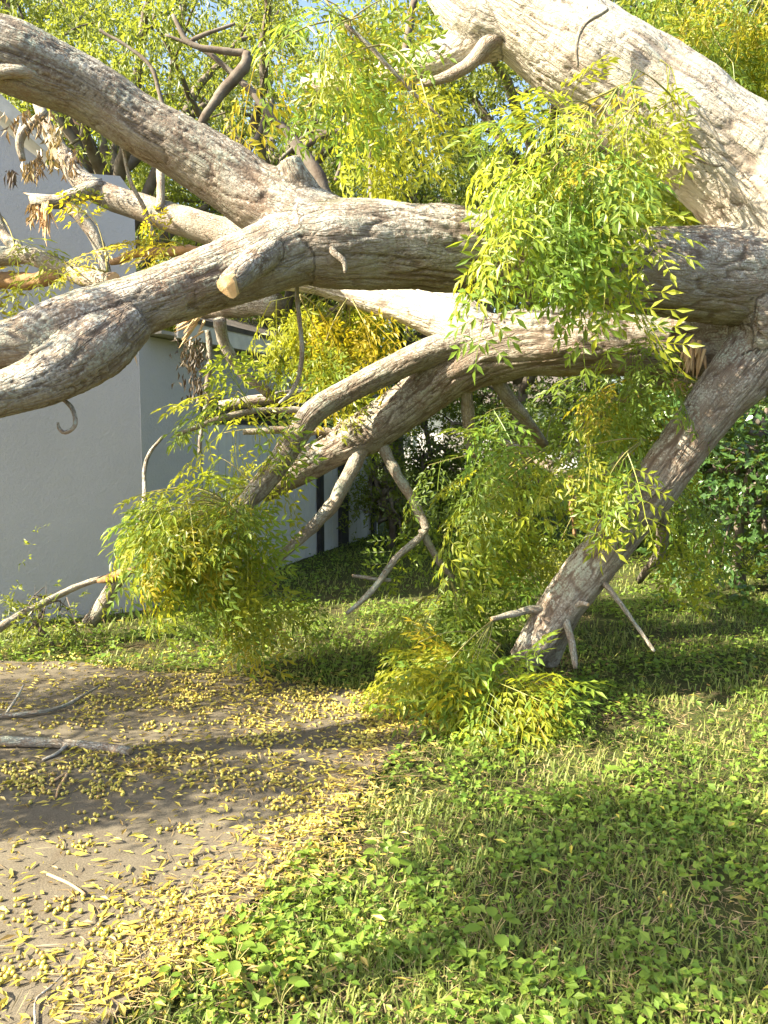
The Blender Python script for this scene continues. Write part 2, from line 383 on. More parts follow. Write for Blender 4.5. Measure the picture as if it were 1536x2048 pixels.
# side wall under the eave, up to where the fence starts
n2 = np.array([e2[1], -e2[0]])
wall_slab('side_wall', CORN + n2*0.004, e2, n2, [(0, -0.15), (0.98, -0.15), (0.98, 2.46), (0, 2.46)], 0.25, M['stucco'])
wall_slab('side_wall', CORN + e2*0.98 - n2*0.03, e2, n2, [(0, 1.95), (6.0, 1.95), (6.0, 2.46), (0, 2.46)], 0.2, M['stucco'])
wall_slab('side_wall', CORN + e2*0.98 - n2*1.6, e2, n2, [(-0.6, -0.15), (6.0, -0.15), (6.0, 2.46), (-0.6, 2.46)], 0.2, M['stucco'])
def quadslab(name, pts, thick, mat, parent):
    pts = np.array(pts, float); nn = np.cross(pts[1]-pts[0], pts[2]-pts[0]); nn = nn/np.linalg.norm(nn)*thick
    b = bmesh.new(); A = [b.verts.new(v) for v in pts]; B = [b.verts.new(v+nn) for v in pts]
    b.faces.new(A); b.faces.new(B[::-1])
    for i in range(4): b.faces.new([A[i], A[(i+1) % 4], B[(i+1) % 4], B[i]])
    bmesh.ops.recalc_face_normals(b, faces=b.faces[:]); bmesh.ops.triangulate(b, faces=b.faces[:])
    m = bpy.data.meshes.new(name); b.to_mesh(m); b.free(); m.materials.append(mat); return child(name, m, parent)
def s3(t, off, z): q = CORN + e2*t + n2*off; return [q[0], q[1], z]
quadslab('soffit', [s3(0.07, 0.2, 2.47), s3(7.0, 0.2, 2.47), s3(7.0, -1.75, 2.47), s3(0.27, -1.75, 2.47)], 0.03, M['soffit'], house)
quadslab('eave_board', [s3(0.27, 0.22, 2.45), s3(7.0, 0.22, 2.45), s3(7.0, 0.22, 2.62), s3(0.27, 0.22, 2.62)], 0.02, M['fascia'], house)
quadslab('roof', [s3(0.27, 0.25, 2.61), s3(7.1, 0.25, 2.61), s3(7.1, -2.6, 3.5), s3(0.27, -2.6, 3.5)], 0.05, M['shingle'], house)

fence = empty('white_fence', s3(3.5, 0, 0), 'white board fence with dark posts beside the house, behind the drooping branch', 'fence')
bw = 0.150
me_b = mesh_np('fence_board', *box(0, 0, 0.83, bw-0.004, 0.022, 1.72), [M['white_board']])
ang = math.atan2(e2[1], e2[0]); k_ = 0
t = 1.02
while t < 6.0:
    q = CORN + e2*(t+bw/2) + n2*(-0.02 + 0.003*((k_*7) % 3))
    o = link('board', me_b, fence); o.location = Vector((q[0], q[1], -0.02)) - fence.location; o.rotation_euler = (0, 0, ang); t += bw; k_ += 1
for z in (0.3, 1.45):
    q = CORN + e2*3.5 - n2*0.06; child('rail', mesh_np('rail', *box(q[0], q[1], z, 5.0, 0.05, 0.09, ang), [M['white_board']]), fence)
q = CORN + e2*3.5 - n2*0.02; child('cap_rail', mesh_np('cap_rail', *box(q[0], q[1], 1.70, 5.05, 0.07, 0.035, ang), [M['dark_post']]), fence)
for px, wpx in ((637, 10), (683, 21), (744, 9)):
    q = on_plane(px, 1000, [CORN[0], CORN[1], 0], np.array([n2[0], n2[1], 0])); d = q[1]
    w = min(0.5, wpx*d/FPX/abs(e2[0])*0.62) * 1.0
    qq = q[:2] + n2*0.03
    child('post', mesh_np('post', *box(qq[0], qq[1], 0.82, w, 0.05, 1.78, ang), [M['dark_post']]), fence)
# ------------------------------------------------------------------ the fallen tree: big limbs
def pxpath(rows, n_per=8):            # rows: photograph x, y, depth in metres, width in photograph pixels
    Q = np.array([[*at(x, y, d), w*d/FPX/2] for x, y, d, w in rows]); return catmull(Q, n_per)
LIMBS = [
 ('trunk', [(1460, 640, 5.05, 210), (1580, 640, 5.08, 270), (1760, 720, 5.1, 300), (1900, 950, 5.2, 310), (1985, 1250, 5.25, 330), (2000, 1400, 5.3, 390)]),
 ('limb', [(1640, 590, 5.08, 210), (1536, 556, 5.0, 190), (1400, 550, 4.88, 184), (1250, 538, 4.78, 170), (1100, 520, 4.66, 163), (950, 503, 4.55, 163), (800, 492, 4.42, 172), (680, 486, 4.3, 178), (590, 488, 4.24, 160)]),
 ('limb', [(700, 480, 4.32, 140), (600, 495, 4.24, 150), (500, 530, 4.1, 142), (400, 565, 4.0, 132), (300, 603, 3.9, 126), (190, 642, 3.8, 142), (90, 672, 3.72, 124), (0, 690, 3.66, 92), (-200, 705, 3.6, 86), (-600, 700, 3.3, 80), (-1100, 640, 3.1, 66), (-1700, 520, 2.9, 40)]),
 ('limb', [(265, 635, 3.82, 104), (190, 695, 3.72, 138), (110, 748, 3.62, 118), (0, 790, 3.5, 92), (-200, 850, 3.4, 84), (-500, 900, 3.4, 70), (-900, 900, 3.2, 50)]),
 ('limb', [(720, 480, 4.36, 130), (620, 450, 4.3, 150), (540, 408, 4.3, 142), (440, 345, 4.27, 130), (300, 258, 4.18, 118), (170, 178, 4.08, 122), (60, 130, 3.98, 142), (-60, 85, 3.92, 140), (-300, -30, 3.8, 125), (-700, -180, 3.6, 105), (-1300, -350, 3.3, 70)]),
 ('limb', [(1600, 620, 5.05, 240), (1555, 450, 5.0, 232), (1460, 322, 4.95, 230), (1300, 207, 4.9, 224), (1145, 97, 4.85, 205), (1040, 20, 4.85, 170), (950, -70, 4.9, 150), (800, -260, 5.1, 120), (600, -480, 5.4, 80)]),
 ('limb', [(1060, 45, 4.86, 120), (975, 62, 4.9, 112), (905, 105, 5.0, 78), (830, 133, 5.1, 62), (720, 160, 5.3, 46), (600, 168, 5.6, 34)]),
 ('limb', [(1010, 60, 4.87, 110), (940, 25, 4.87, 112), (880, -50, 4.95, 95), (800, -200, 5.1, 70)]),
 ('limb', [(1490, 690, 5.25, 150), (1390, 690, 5.4, 136), (1250, 680, 5.5, 138), (1100, 684, 5.6, 138), (980, 700, 5.7, 132), (905, 738, 5.75, 118), (835, 795, 5.8, 96), (740, 862, 5.85, 88), (660, 903, 5.9, 74), (590, 945, 5.9, 58), (510, 1000, 5.9, 30)]),
 ('limb', [(950, 690, 5.65, 70), (870, 700, 5.6, 60), (780, 740, 5.55, 54), (690, 785, 5.5, 50), (625, 825, 5.45, 50), (588, 880, 5.45, 48), (540, 950, 5.4, 46), (468, 1032, 5.35, 36)]),
 ('limb', [(980, 680, 5.75, 100), (890, 640, 5.9, 88), (800, 612, 6.0, 66), (720, 590, 6.1, 54), (620, 565, 6.25, 44), (500, 560, 6.5, 36)]),
 ('limb', [(930, 660, 5.9, 110), (860, 605, 6.1, 100), (780, 555, 6.3, 84), (690, 490, 6.6, 60)]),
 ('limb', [(1600, 600, 5.05, 150), (1485, 740, 5.0, 122), (1400, 850, 5.03, 106), (1300, 985, 5.1, 98), (1200, 1110, 5.15, 92), (1120, 1215, 5.2, 85), (1068, 1292, 5.22, 70), (1032, 1338, 5.25, 60)]),
 ('limb', [(1150, 1175, 5.25, 80), (1112, 1255, 5.32, 66), (1088, 1335, 5.38, 48)]),
 ('limb_stub', [(580, 480, 4.18, 70), (535, 508, 4.0, 60), (498, 535, 3.86, 56), (458, 570, 3.72, 52)]),
 ('limb_stub', [(620, 410, 4.28, 80), (590, 355, 4.2, 60), (576, 318, 4.18, 48)]),
]
trunk_base = ground(2000, 1390)
tree = empty('fallen_tree', (trunk_base[0], trunk_base[1], 0), 'huge fallen chinaberry tree with furrowed grey bark lying across the yard', 'tree')
curves = []; tubes = []
for nm, rows in LIMBS:
    Q, s = resample(pxpath(rows), 0.025); curves.append((Q, s))
    V, F, cf = tube(Q[::3] if len(Q) > 9 else Q, (Q[::3] if len(Q) > 9 else Q)[:, 3], 20); tubes.append((V, np.vstack([F, cf])))
V, F = merge(tubes)
tmp = bpy.data.objects.new('tmp', mesh_np('tmp', V, F)); C.objects.link(tmp)
r = tmp.modifiers.new('r', 'REMESH'); r.mode = 'VOXEL'; r.voxel_size = 0.0118
sm = tmp.modifiers.new('s', 'SMOOTH'); sm.factor = 0.5; sm.iterations = 10
ev = tmp.evaluated_get(bpy.context.evaluated_depsgraph_get()); me = bpy.data.meshes.new_from_object(ev)
bpy.data.objects.remove(tmp)
nV = len(me.vertices); V = np.empty(nV*3, np.float32); me.vertices.foreach_get('co', V); V = V.reshape(-1, 3).astype(float)
N = np.empty(nV*3, np.float32); me.vertices.foreach_get('normal', N); N = N.reshape(-1, 3).astype(float)
F = np.empty(len(me.loops), np.int32); me.loops.foreach_get('vertex_index', F); F = F.reshape(-1, 4)
bpy.data.meshes.remove(me)
best = np.full(nV, 1e9); owner = np.zeros(nV, int); bco = np.zeros((nV, 3)); hs = np.zeros(nV); fs = np.zeros(nV); ws = np.full(nV, 1e-9)
for li, (Q, s) in enumerate(curves):
    T, Nn, B = frames(Q[:, :3])
    lo, hi = Q[:, :3].min(0) - 0.6, Q[:, :3].max(0) + 0.6
    idx = np.nonzero(((V > lo) & (V < hi)).all(1))[0]
    near = np.empty(len(idx), int)
    for c0 in range(0, len(idx), 20000):
        vv = V[idx[c0:c0+20000]]
        d2 = ((vv[:, None, :] - Q[None, ::2, :3])**2).sum(2); near[c0:c0+20000] = d2.argmin(1)*2
    dv = V[idx] - Q[near, :3]
    a = (dv*Nn[near]).sum(1); b = (dv*B[near]).sum(1); sl = s[near] + (dv*T[near]).sum(1)
    gap = np.abs(np.sqrt(a*a+b*b) - Q[near, 3]) + np.maximum(0, np.abs((dv*T[near]).sum(1)) - 0.04)
    up = gap < best[idx]; best[idx[up]] = gap[up]; owner[idx[up]] = li; bco[idx[up]] = np.stack([a[up], b[up], sl[up]*0.20], 1) + li*3.3
    w = np.exp(-(gap/0.05)**2); sel = w > 0.003
    ii = idx[sel]; w = w[sel]; R = Q[near[sel], 3]; sc = np.clip(R/0.17, 0.45, 1.15)
    q = np.stack([a[sel], b[sel], sl[sel]], 1)
    ca = (0.040*sc)[:, None]
    p1 = q/ca * [1, 1, 0.15] + li*17.3
    wp = np.stack([vnoise(p1*0.45 + 9, 1), vnoise(p1*0.45 + 31, 2), vnoise(p1*0.45 + 77, 3)], 1)
    p1 = p1 + 0.75*wp
    nA = vnoise(p1, 4); f1 = np.exp(-(nA/0.12)**2)
    nB = vnoise(p1*1.9 + 5.5, 6); f2 = np.exp(-(nB/0.15)**2)
    plate = vnoise(q/ca*[1.3, 1.3, 0.9] + 3.3, 8); f3 = np.exp(-(plate/0.09)**2)
    lump = vnoise(q/0.22 + li*3.1, 9)
    ridge = np.abs(vnoise(p1*0.5 + 2.2, 10))
    h = 0.8*sc*(-0.0095*f1 - 0.004*f2 - 0.002*f3 + 0.008*ridge + 0.0025*vnoise(q/0.02, 11)) + 0.016*lump*np.clip(R/0.2, 0.3, 1)
    hs[ii] += w*h; fs[ii] += w*np.clip(f1 + 0.45*f2 + 0.2*f3, 0, 1); ws[ii] += w
h = hs/ws; fur = fs/ws
V2 = V + N*h[:, None]
# smooth-shaded vertex normals of the whole surface, kept where the limbs are cut apart
e_a = V2[F[:, 2]] - V2[F[:, 0]]; e_b = V2[F[:, 3]] - V2[F[:, 1]]; fn = np.cross(e_a, e_b)
VN = np.zeros_like(V2)
for c in range(4): np.add.at(VN, F[:, c], fn)
VN = unit(VN)
fo = owner[F[:, 0]]
for li, (nm, _) in enumerate(LIMBS):
    f = F[fo == li]
    if not len(f): continue
    u, inv = np.unique(f.ravel(), return_inverse=True)
    m = mesh_np(nm, V2[u], inv.reshape(-1, 4), [M['bark_sunlit' if li in (5, 6, 7, 10, 11) else 'bark']], True, {'furrow': fur[u], 'bcoord': bco[u]}, normals=VN[u])
    child(nm, m, tree)

# ------------------------------------------------------------------ smaller branches
def branch(rows, name='branch', mat='bark_pale', sides=9, rough=0.14, wood=None, jag=0.0, parent=None, seed=1, wmul=1.0):
    Q, s = resample(pxpath(rows), max(0.012, rows[0][3]*rows[0][2]/FPX*0.45))
    jt = np.stack([vnoise(np.stack([s/(0.11+5*Q[:, 3].mean()), s*0+seed, s*0+j], 1), seed+j) for j in range(3)], 1)*(0.35*Q[:, 3:4] + 0.006); Q[:, :3] += jt*np.minimum(1, s/0.08)[:, None]
    V, F, cf = tube(Q[:, :3], Q[:, 3]*wmul, sides, seed, rough, True, jag)
    FF = np.vstack([F, cf]); mi = np.r_[np.zeros(len(F), int), np.ones(len(cf), int)]
    nz = vnoise(V/0.016*np.array([1, 1, 1]), seed)
    m = mesh_np(name, V, FF, [M[mat], M[wood or 'wood']], True, {'furrow': np.clip(np.exp(-(nz/0.25)**2)*0.4, 0, 1), 'bcoord': tube_coord(Q, sides)}, mi)
    return child(name, m, parent or tree)
BR = [
 ([(246, 292, 4.25, 7), (262, 360, 4.25, 8), (290, 420, 4.28, 9), (310, 472, 4.3, 9)], {}),
 ([(116, 792, 3.7, 9), (146, 822, 3.68, 9), (151, 852, 3.66, 8), (132, 868, 3.66, 8), (120, 860, 3.66, 7), (118, 848, 3.66, 4)], {}),
 ([(594, 570, 4.35, 9), (600, 640, 4.36, 9), (604, 715, 4.36, 10), (585, 775, 4.36, 9), (556, 804, 4.36, 6)], {}),
 ([(610, 822, 5.45, 13), (560, 820, 5.4, 12), (500, 820, 5.3, 12), (430, 840, 5.2, 12), (358, 868, 5.1, 9)], {'jag': 0.03}),
 ([(672, 868, 5.85, 18), (620, 860, 5.8, 16), (560, 858, 5.75, 15), (488, 864, 5.7, 12)], {}),
 ([(740, 868, 5.85, 38), (705, 945, 5.8, 30), (655, 1025, 5.72, 27), (570, 1105, 5.65, 22), (520, 1160, 5.6, 22), (490, 1218, 5.58, 16)], {'sides': 14}),
 ([(758, 885, 5.85, 24), (800, 958, 5.8, 22), (846, 1052, 5.75, 17), (838, 1075, 5.72, 15), (790, 1122, 5.65, 14), (745, 1185, 5.55, 13), (690, 1228, 5.5, 9)], {'seed': 4}),
 ([(782, 1160, 5.62, 8), (740, 1155, 5.6, 8), (706, 1150, 5.6, 6)], {}),
 ([(843, 1058, 5.75, 17), (870, 1110, 5.8, 15), (905, 1160, 5.85, 11)], {'mat': 'bark'}),
 ([(932, 752, 5.75, 30), (936, 830, 5.85, 25), (940, 915, 5.95, 22)], {'sides': 14}),
 ([(990, 745, 5.8, 30), (1020, 800, 5.9, 27), (1060, 850, 6.0, 24), (1090, 890, 6.1, 16)], {'sides': 14, 'mat': 'bark'}),
 ([(1085, 1218, 5.15, 18), (1035, 1232, 5.08, 14), (984, 1241, 5.0, 10)], {'sides': 12}),
 ([(1125, 1222, 5.12, 20), (1138, 1275, 5.08, 15), (1148, 1335, 5.05, 10)], {'sides': 12}),
 ([(1190, 1140, 5.1, 12), (1240, 1205, 5.05, 10), (1310, 1305, 5.0, 7)], {}),
 ([(1135, 1215, 5.12, 20), (1160, 1210, 5.06, 14), (1176, 1212, 5.0, 8)], {}),
 ([(1318, 980, 5.3, 26), (1322, 1060, 5.6, 24), (1310, 1115, 5.8, 22), (1282, 1158, 6.0, 14)], {'mat': 'bark', 'jag': 0.06}),
 ([(-120, 500, 4.5, 40), (0, 512, 4.5, 38), (70, 512, 4.45, 36), (150, 540, 4.3, 36), (230, 560, 4.1, 40)], {'sides': 14}),
 ([(40, 510, 4.47, 28), (15, 470, 4.55, 24), (-5, 425, 4.6, 20), (-60, 360, 4.7, 16)], {}),
 ([(-140, 600, 4.7, 34), (-20, 566, 4.6, 34), (60, 553, 4.5, 32), (118, 549, 4.4, 26)], {'mat': 'wood_orange', 'sides': 12, 'rough': 0.2}),
 ([(222, 524, 4.5, 12), (260, 512, 4.45, 18), (330, 508, 4.4, 18), (420, 500, 4.3, 20)], {'mat': 'wood_orange', 'rough': 0.22}),
 ([(560, 500, 5.9, 66), (430, 462, 6.0, 62), (300, 418, 6.1, 56), (190, 370, 6.2, 46), (120, 300, 6.3, 36), (90, 240, 6.4, 26), (60, 160, 6.5, 16)], {'sides': 20, 'rough': 0.08}),
 ([(200, 375, 6.15, 34), (135, 400, 6.1, 30), (85, 400, 6.05, 24)], {'mat': 'bark', 'sides': 12, 'jag': 0.12}),
 ([(130, 402, 6.1, 24), (165, 445, 6.1, 26), (200, 505, 6.1, 24), (220, 560, 6.1, 20)], {'mat': 'bark', 'sides': 12}),
 ([(90, 222, 5.6, 16), (66, 250, 5.6, 17), (44, 285, 5.6, 17), (46, 322, 5.6, 12)], {}),
 ([(318, 420, 6.0, 18), (318, 360, 6.05, 16), (316, 300, 6.1, 14)], {}),
 ([(-80, 150, 3.9, 34), (0, 153, 3.86, 30), (50, 152, 3.88, 28), (95, 160, 3.95, 22)], {'sides': 12}),
 ([(1010, 70, 4.8, 40), (955, 108, 4.85, 32), (890, 150, 4.9, 22), (840, 168, 4.95, 14)], {'sides': 12}),
 ([(1580, 270, 4.7, 14), (1500, 315, 4.7, 13), (1440, 332, 4.7, 12), (1380, 312, 4.72, 8)], {'mat': 'bark'}),
 ([(1215, 18, 4.45, 9), (1168, 50, 4.45, 10), (1150, 90, 4.46, 9), (1152, 135, 4.5, 6)], {'mat': 'bark'}),
 ([(690, 50, 4.6, 8), (740, 95, 4.62, 9), (800, 155, 4.66, 8), (890, 250, 4.75, 6)], {'mat': 'bark'}),
 ([(640, 470, 4.12, 16), (665, 500, 4.085, 15), (690, 520, 4.08, 12), (692, 545, 4.09, 7)], {'mat': 'bark'}),
 ([(130, 675, 3.60, 18), (95, 692, 3.56, 15), (60, 708, 3.55, 9)], {}),
 ([(440, 640, 6.6, 26), (450, 690, 6.7, 24), (480, 740, 6.8, 22), (540, 790, 6.9, 20)], {'mat': 'bark', 'sides': 12}),
 ([(415, 660, 6.9, 12), (418, 760, 6.95, 12), (408, 830, 7.0, 10), (398, 905, 7.0, 7)], {'mat': 'bark'}),
 ([(560, 610, 6.4, 44), (480, 605, 6.6, 42), (390, 615, 6.8, 34)], {'mat': 'bark', 'sides': 14}),
 ([(620, 790, 7.0, 26), (540, 800, 7.0, 24), (440, 815, 7.0, 20)], {'mat': 'bark', 'sides': 12}),
 ([(1140, 950, 5.9, 12), (1145, 1010, 5.9, 11), (1148, 1075, 5.9, 8)], {'mat': 'wood_orange'}),
 ([(1260, 900, 5.9, 26), (1190, 960, 6.2, 24), (1090, 930, 6.6, 20), (1000, 880, 7.0, 14)], {'mat': 'bark'}),
 ([(1540, 770, 5.05, 50), (1440, 760, 5.3, 40), (1300, 770, 5.6, 30), (1190, 830, 5.8, 20)], {'mat': 'bark', 'sides': 12}),
]
for bi, (rows, kw) in enumerate(BR):
    kw = dict(kw); kw.setdefault('seed', bi+20); branch(rows, **kw)
# pale torn wood at the sawn stub and the splintered break
def splinters(px, py, d, n, L, dirpx, name='splintered_wood', mat='wood', spread=0.5, r=0.012, seed=0):
    rs = np.random.default_rng(seed); A = at(px, py, d); D = unit(at(px+dirpx[0], py+dirpx[1], d + dirpx[2]) - A); parts = []
    for i in range(n):
        o = A + rs.normal(0, 0.03, 3); dv = unit(D + rs.normal(0, spread*0.4, 3)); l = L*rs.uniform(0.4, 1)
        V, F, cf = tube(np.array([o, o+dv*l*0.5, o+dv*l]), np.array([r, r*0.8, r*0.1])*rs.uniform(0.6, 1.3), 5); parts.append((V, np.vstack([F, cf])))
    V, F = merge(parts); return child(name, mesh_np(name, V, F, [M[mat]], False), tree)
splinters(88, 412, 6.03, 26, 0.30, (0, 40, -0.1), seed=3)
splinters(1388, 700, 5.12, 16, 0.22, (-12, 70, 0.0), seed=4, r=0.012, spread=0.35)
splinters(1350, 770, 5.3, 12, 0.2, (40, 30, -0.2), seed=5, r=0.014)
splinters(395, 640, 6.2, 14, 0.22, (-40, 40, -0.1), seed=6)
Q = at(456, 572, 3.71); dv = unit(at(458, 570, 3.72) - at(498, 535, 3.86)); th = np.linspace(0, 2*np.pi, 18, endpoint=False)
a_ = unit(np.cross(dv, [0, 0, 1.0])); b_ = np.cross(a_, dv); rr = 0.053
rim = np.array([Q + dv*0.006 + (a_*math.cos(t)*0.9 + b_*math.sin(t))*rr*(1+0.12*math.sin(3*t+1)) for t in th]); back = rim*0.98 + (Q - dv*0.05)*0.02 - dv*0.05
Vc = np.vstack([rim, back, Q + dv*0.016]); Fc = [[36, i, (i+1) % 18] for i in range(18)] + [[i, 18+i, 18+(i+1) % 18] for i in range(18)] + [[i, 18+(i+1) % 18, (i+1) % 18] for i in range(18)]
child('cut_wood', mesh_np('cut_wood', Vc, Fc, [M['wood']]), [o for o in tree.children if o.name == 'limb_stub'][0])
# ------------------------------------------------------------------ foliage of the fallen tree: compound leaves on drooping shoots
def compound_leaf(seed, dense=1.0):
    rs = np.random.default_rng(seed); L = 0.33; P, D, N, LL, WW = [], [], [], [], []; stems = []
    ys = np.linspace(0, 1, 8); droop = rs.uniform(0.10, 0.30); bend = rs.uniform(-0.12, 0.12)
    rach = np.stack([bend*L*ys**2, L*ys, -droop*L*ys**2], 1); stems.append((rach, 0.0022))
    def pt(t): return np.array([np.interp(t, ys, rach[:, j]) for j in range(3)])
    for k, t in enumerate(np.linspace(0.28, 0.98, 4)):
        for sgn in (-1, 1, 0) if k == 3 else (-1, 1):
            pl = (0.15*(1 - 0.55*abs(t-0.45))*rs.uniform(0.8, 1.15)) if sgn else 0.12
            d0 = unit(np.array([sgn*0.85, 0.55 if sgn else 1.0, -0.12 + rs.normal(0, 0.12)])); b0 = pt(t)
            tt = np.linspace(0, 1, 5)[:, None]; pin = b0 + d0*pl*tt + np.array([0, 0, -1.0])*pl*0.28*tt**2; stems.append((pin, 0.0013))
            nl = 3 if rs.random() < 0.6 else 2
            side = unit(np.cross(d0, [0, 0, 1.0]))
            for q in range(nl):
                u = 0.30 + 0.58*q/(nl-1) if nl > 1 else 0.5
                c = b0 + d0*pl*u + np.array([0, 0, -1.0])*pl*0.28*u*u
                for s2 in (-1, 1):
                    if rs.random() < 0.06: continue
                    P.append(c); D.append(unit(d0*0.75 + side*s2*0.8 + np.array([0, 0, -0.35 + rs.normal(0, 0.16)]))); N.append(np.array([0, 0, 1.0]) + rs.normal(0, 0.25, 3))
                    LL.append(0.055*rs.uniform(0.7, 1.2)); WW.append(0.0195*rs.uniform(0.8, 1.15))
            P.append(b0 + d0*pl + np.array([0, 0, -1.0])*pl*0.28); D.append(unit(d0 + np.array([0, 0, -0.55]))); N.append(np.array([0, 0, 1.0]) + rs.normal(0, 0.2, 3)); LL.append(0.064*rs.uniform(0.85, 1.2)); WW.append(0.021)
    P, D, N, LL, WW = map(np.array, (P, D, N, LL, WW))
    V, F = leaf_faces(P, D, N, LL, WW, 0.16, 0.10)
    tint = np.repeat(np.clip(rs.normal(0.5, 0.28, len(P)), 0, 1), 5)
    SV, SF = merge([tube(p, np.full(len(p), r), 3, cap=False)[:2] for p, r in stems])
    allV, allF = merge([(V, F), (SV, SF)])
    return allV, allF, np.r_[tint, np.full(len(SV), 0.9)]
LEAFV = [compound_leaf(100+i) for i in range(7)]
LEAFME = [mesh_np('compound_leaf', v, f, [M['leaf_green']], False, {'tint': t}) for v, f, t in LEAFV]
placed = []          # (apparent size, variant, 4x4, colour index)
def leaf_at(pos, d, col, scale, rs):
    d = unit(d); up = np.array([0, 0, 1.0]) + rs.normal(0, 0.35, 3) + np.array([-0.25, -0.25, 0])
    s = unit(np.cross(d, up)); n = np.cross(s, d)
    Mx = np.eye(4); Mx[:3, 0] = s*scale; Mx[:3, 1] = d*scale; Mx[:3, 2] = n*scale; Mx[:3, 3] = pos
    dep = np.dot(pos - EYE, _f); 
    rel = pos - EYE; u = np.dot(rel, _r)/max(dep, .1); w = np.dot(rel, _u)/max(dep, .1)
    vis = abs(u) < 0.47 and abs(w) < 0.62 and dep > 0
    placed.append(((scale/dep if vis else 0.0), rs.integers(len(LEAFV)), Mx, col))
def inpoly_px(rs, poly):
    poly = np.array(poly, float); lo, hi = poly.min(0), poly.max(0)
    while True:
        q = lo + (hi-lo)*rs.random(2)
        if inside(np.array([q[0]]), np.array([q[1]]), poly)[0]: return q
def cluster(attach, poly, d0, d1, shoots, nodes, cols, seed, arch=0.25, down=0.55, scale=1.0, twig=True, outw=0.6):
    rs = np.random.default_rng(seed); parts = []; cols = np.array(cols, float)/sum(cols)
    att = [at(*a) for a in attach]
    shoots = max(3, int(round(shoots*0.56)))
    for k in range(shoots):
        q2 = inpoly_px(rs, poly) + rs.normal(0, 26, 2); T = at(*q2, rs.uniform(d0, d1)); dn = down*rs.uniform(0.35, 1.35)
        A = att[min(range(len(att)), key=lambda i: np.linalg.norm(att[i]-T) + rs.uniform(0, 0.5))]
        L = np.linalg.norm(T-A); mid = (A+T)/2 + np.array([0, 0, arch*L]) + rs.normal(0, 0.05*L, 3)
        t = np.linspace(0, 1, 10)[:, None]; P = A*(1-t)**2 + 2*mid*t*(1-t) + T*t*t
        V, F, cf = tube(P, np.linspace(0.006, 0.002, 10), 5, k); parts.append((V, np.vstack([F, cf])))
        col = rs.choice(3, p=cols)
        for q in range(nodes):
            u = 1.0 if q == 0 else rs.uniform(0.45, 0.97)
            i = min(8, int(u*9)); pos = P[i] + (P[i+1]-P[i])*(u*9-i); tg = unit(P[i+1]-P[i])
            sd = rs.normal(0, 1, 3); sd -= tg*np.dot(sd, tg); sd = unit(sd)
            dv = tg*(0.9 if q == 0 else 0.35) + sd*(0.15 if q == 0 else outw) + np.array([0, 0, -1.0])*dn*rs.uniform(0.6, 1.3)
            c = col if rs.random() < 0.75 else rs.choice(3, p=cols)
            leaf_at(pos, dv, c, scale*rs.uniform(0.85, 1.3), rs)
    if twig:
        V, F = merge(parts); child('twig', mesh_np('twig', V, F, [M['stem']], True), tree)
G = cluster
# hanging spray in front of the main limb
G([(1235, 175, 4.35), (1180, 210, 4.3), (1290, 200, 4.4)], [(985, 225), (1060, 200), (1190, 190), (1235, 280), (1220, 380), (1180, 400), (1060, 400), (990, 390), (960, 310)], 3.75, 4.3, 30, 3, (7, 4, .3), 1, arch=0.04, down=0.45)
G([(1150, 300, 4.2), (1230, 300, 4.25)], [(990, 400), (1080, 390), (1100, 430), (1060, 490), (1000, 490)], 3.75, 4.0, 8, 3, (8, 2, 0), 2, arch=0.08, down=1.0)
G([(1190, 330, 4.15), (1250, 330, 4.25)], [(1120, 400), (1260, 390), (1260, 500), (1225, 540), (1150, 510), (1120, 470)], 3.75, 4.1, 10, 3, (6, 4, .8), 3, arch=0.05, down=1.1)
G([(1320, 120, 4.5), (1350, 200, 4.5)], [(1240, 170), (1330, 150), (1350, 330), (1270, 330)], 4.2, 4.5, 7, 3, (4, 5, 2), 4, arch=0.1, down=1.2)
# bright clump at the house corner
G([(475, 1025, 5.35), (520, 980, 5.4)], [(275, 1030), (330, 980), (400, 930), (450, 900), (480, 930), (490, 1010), (480, 1050), (470, 1090), (440, 1120), (360, 1120), (320, 1090), (290, 1060)], 4.85, 5.7, 42, 4, (6, 7, 0.9), 5, arch=0.22, down=0.75)
G([(470, 1035, 5.3)], [(330, 1050), (430, 1020), (490, 1080), (440, 1140), (340, 1130)], 4.7, 5.1, 13, 4, (2, 5, 3), 6, arch=0.25, down=0.9)
G([(520, 1180, 5.55)], [(400, 1160), (520, 1140), (530, 1190), (450, 1210)], 5.3, 5.8, 7, 3, (5, 5, .5), 7, arch=0.15, down=0.6)
# clump resting on the ground at the tip of the hanging limb
G([(1030, 1340, 5.1), (1090, 1355, 5.1)], [(770, 1350), (860, 1290), (980, 1330), (1060, 1390), (1130, 1400), (1110, 1440), (1000, 1450), (880, 1450), (840, 1410), (775, 1370)], 4.45, 5.0, 44, 4, (5, 6, 1.6), 8, arch=0.08, down=0.45)
G([(1040, 1350, 5.05)], [(900, 1370), (1110, 1390), (1120, 1430), (900, 1430)], 4.5, 4.75, 14, 4, (2, 5, 4), 9, arch=0.08, down=0.5)
G([(1000, 1290, 5.15), (985, 1241, 5.0)], [(840, 1260), (960, 1230), (1010, 1330), (960, 1400), (850, 1380)], 4.6, 5.0, 16, 4, (4, 6, 1.4), 37, arch=0.15, down=0.7)
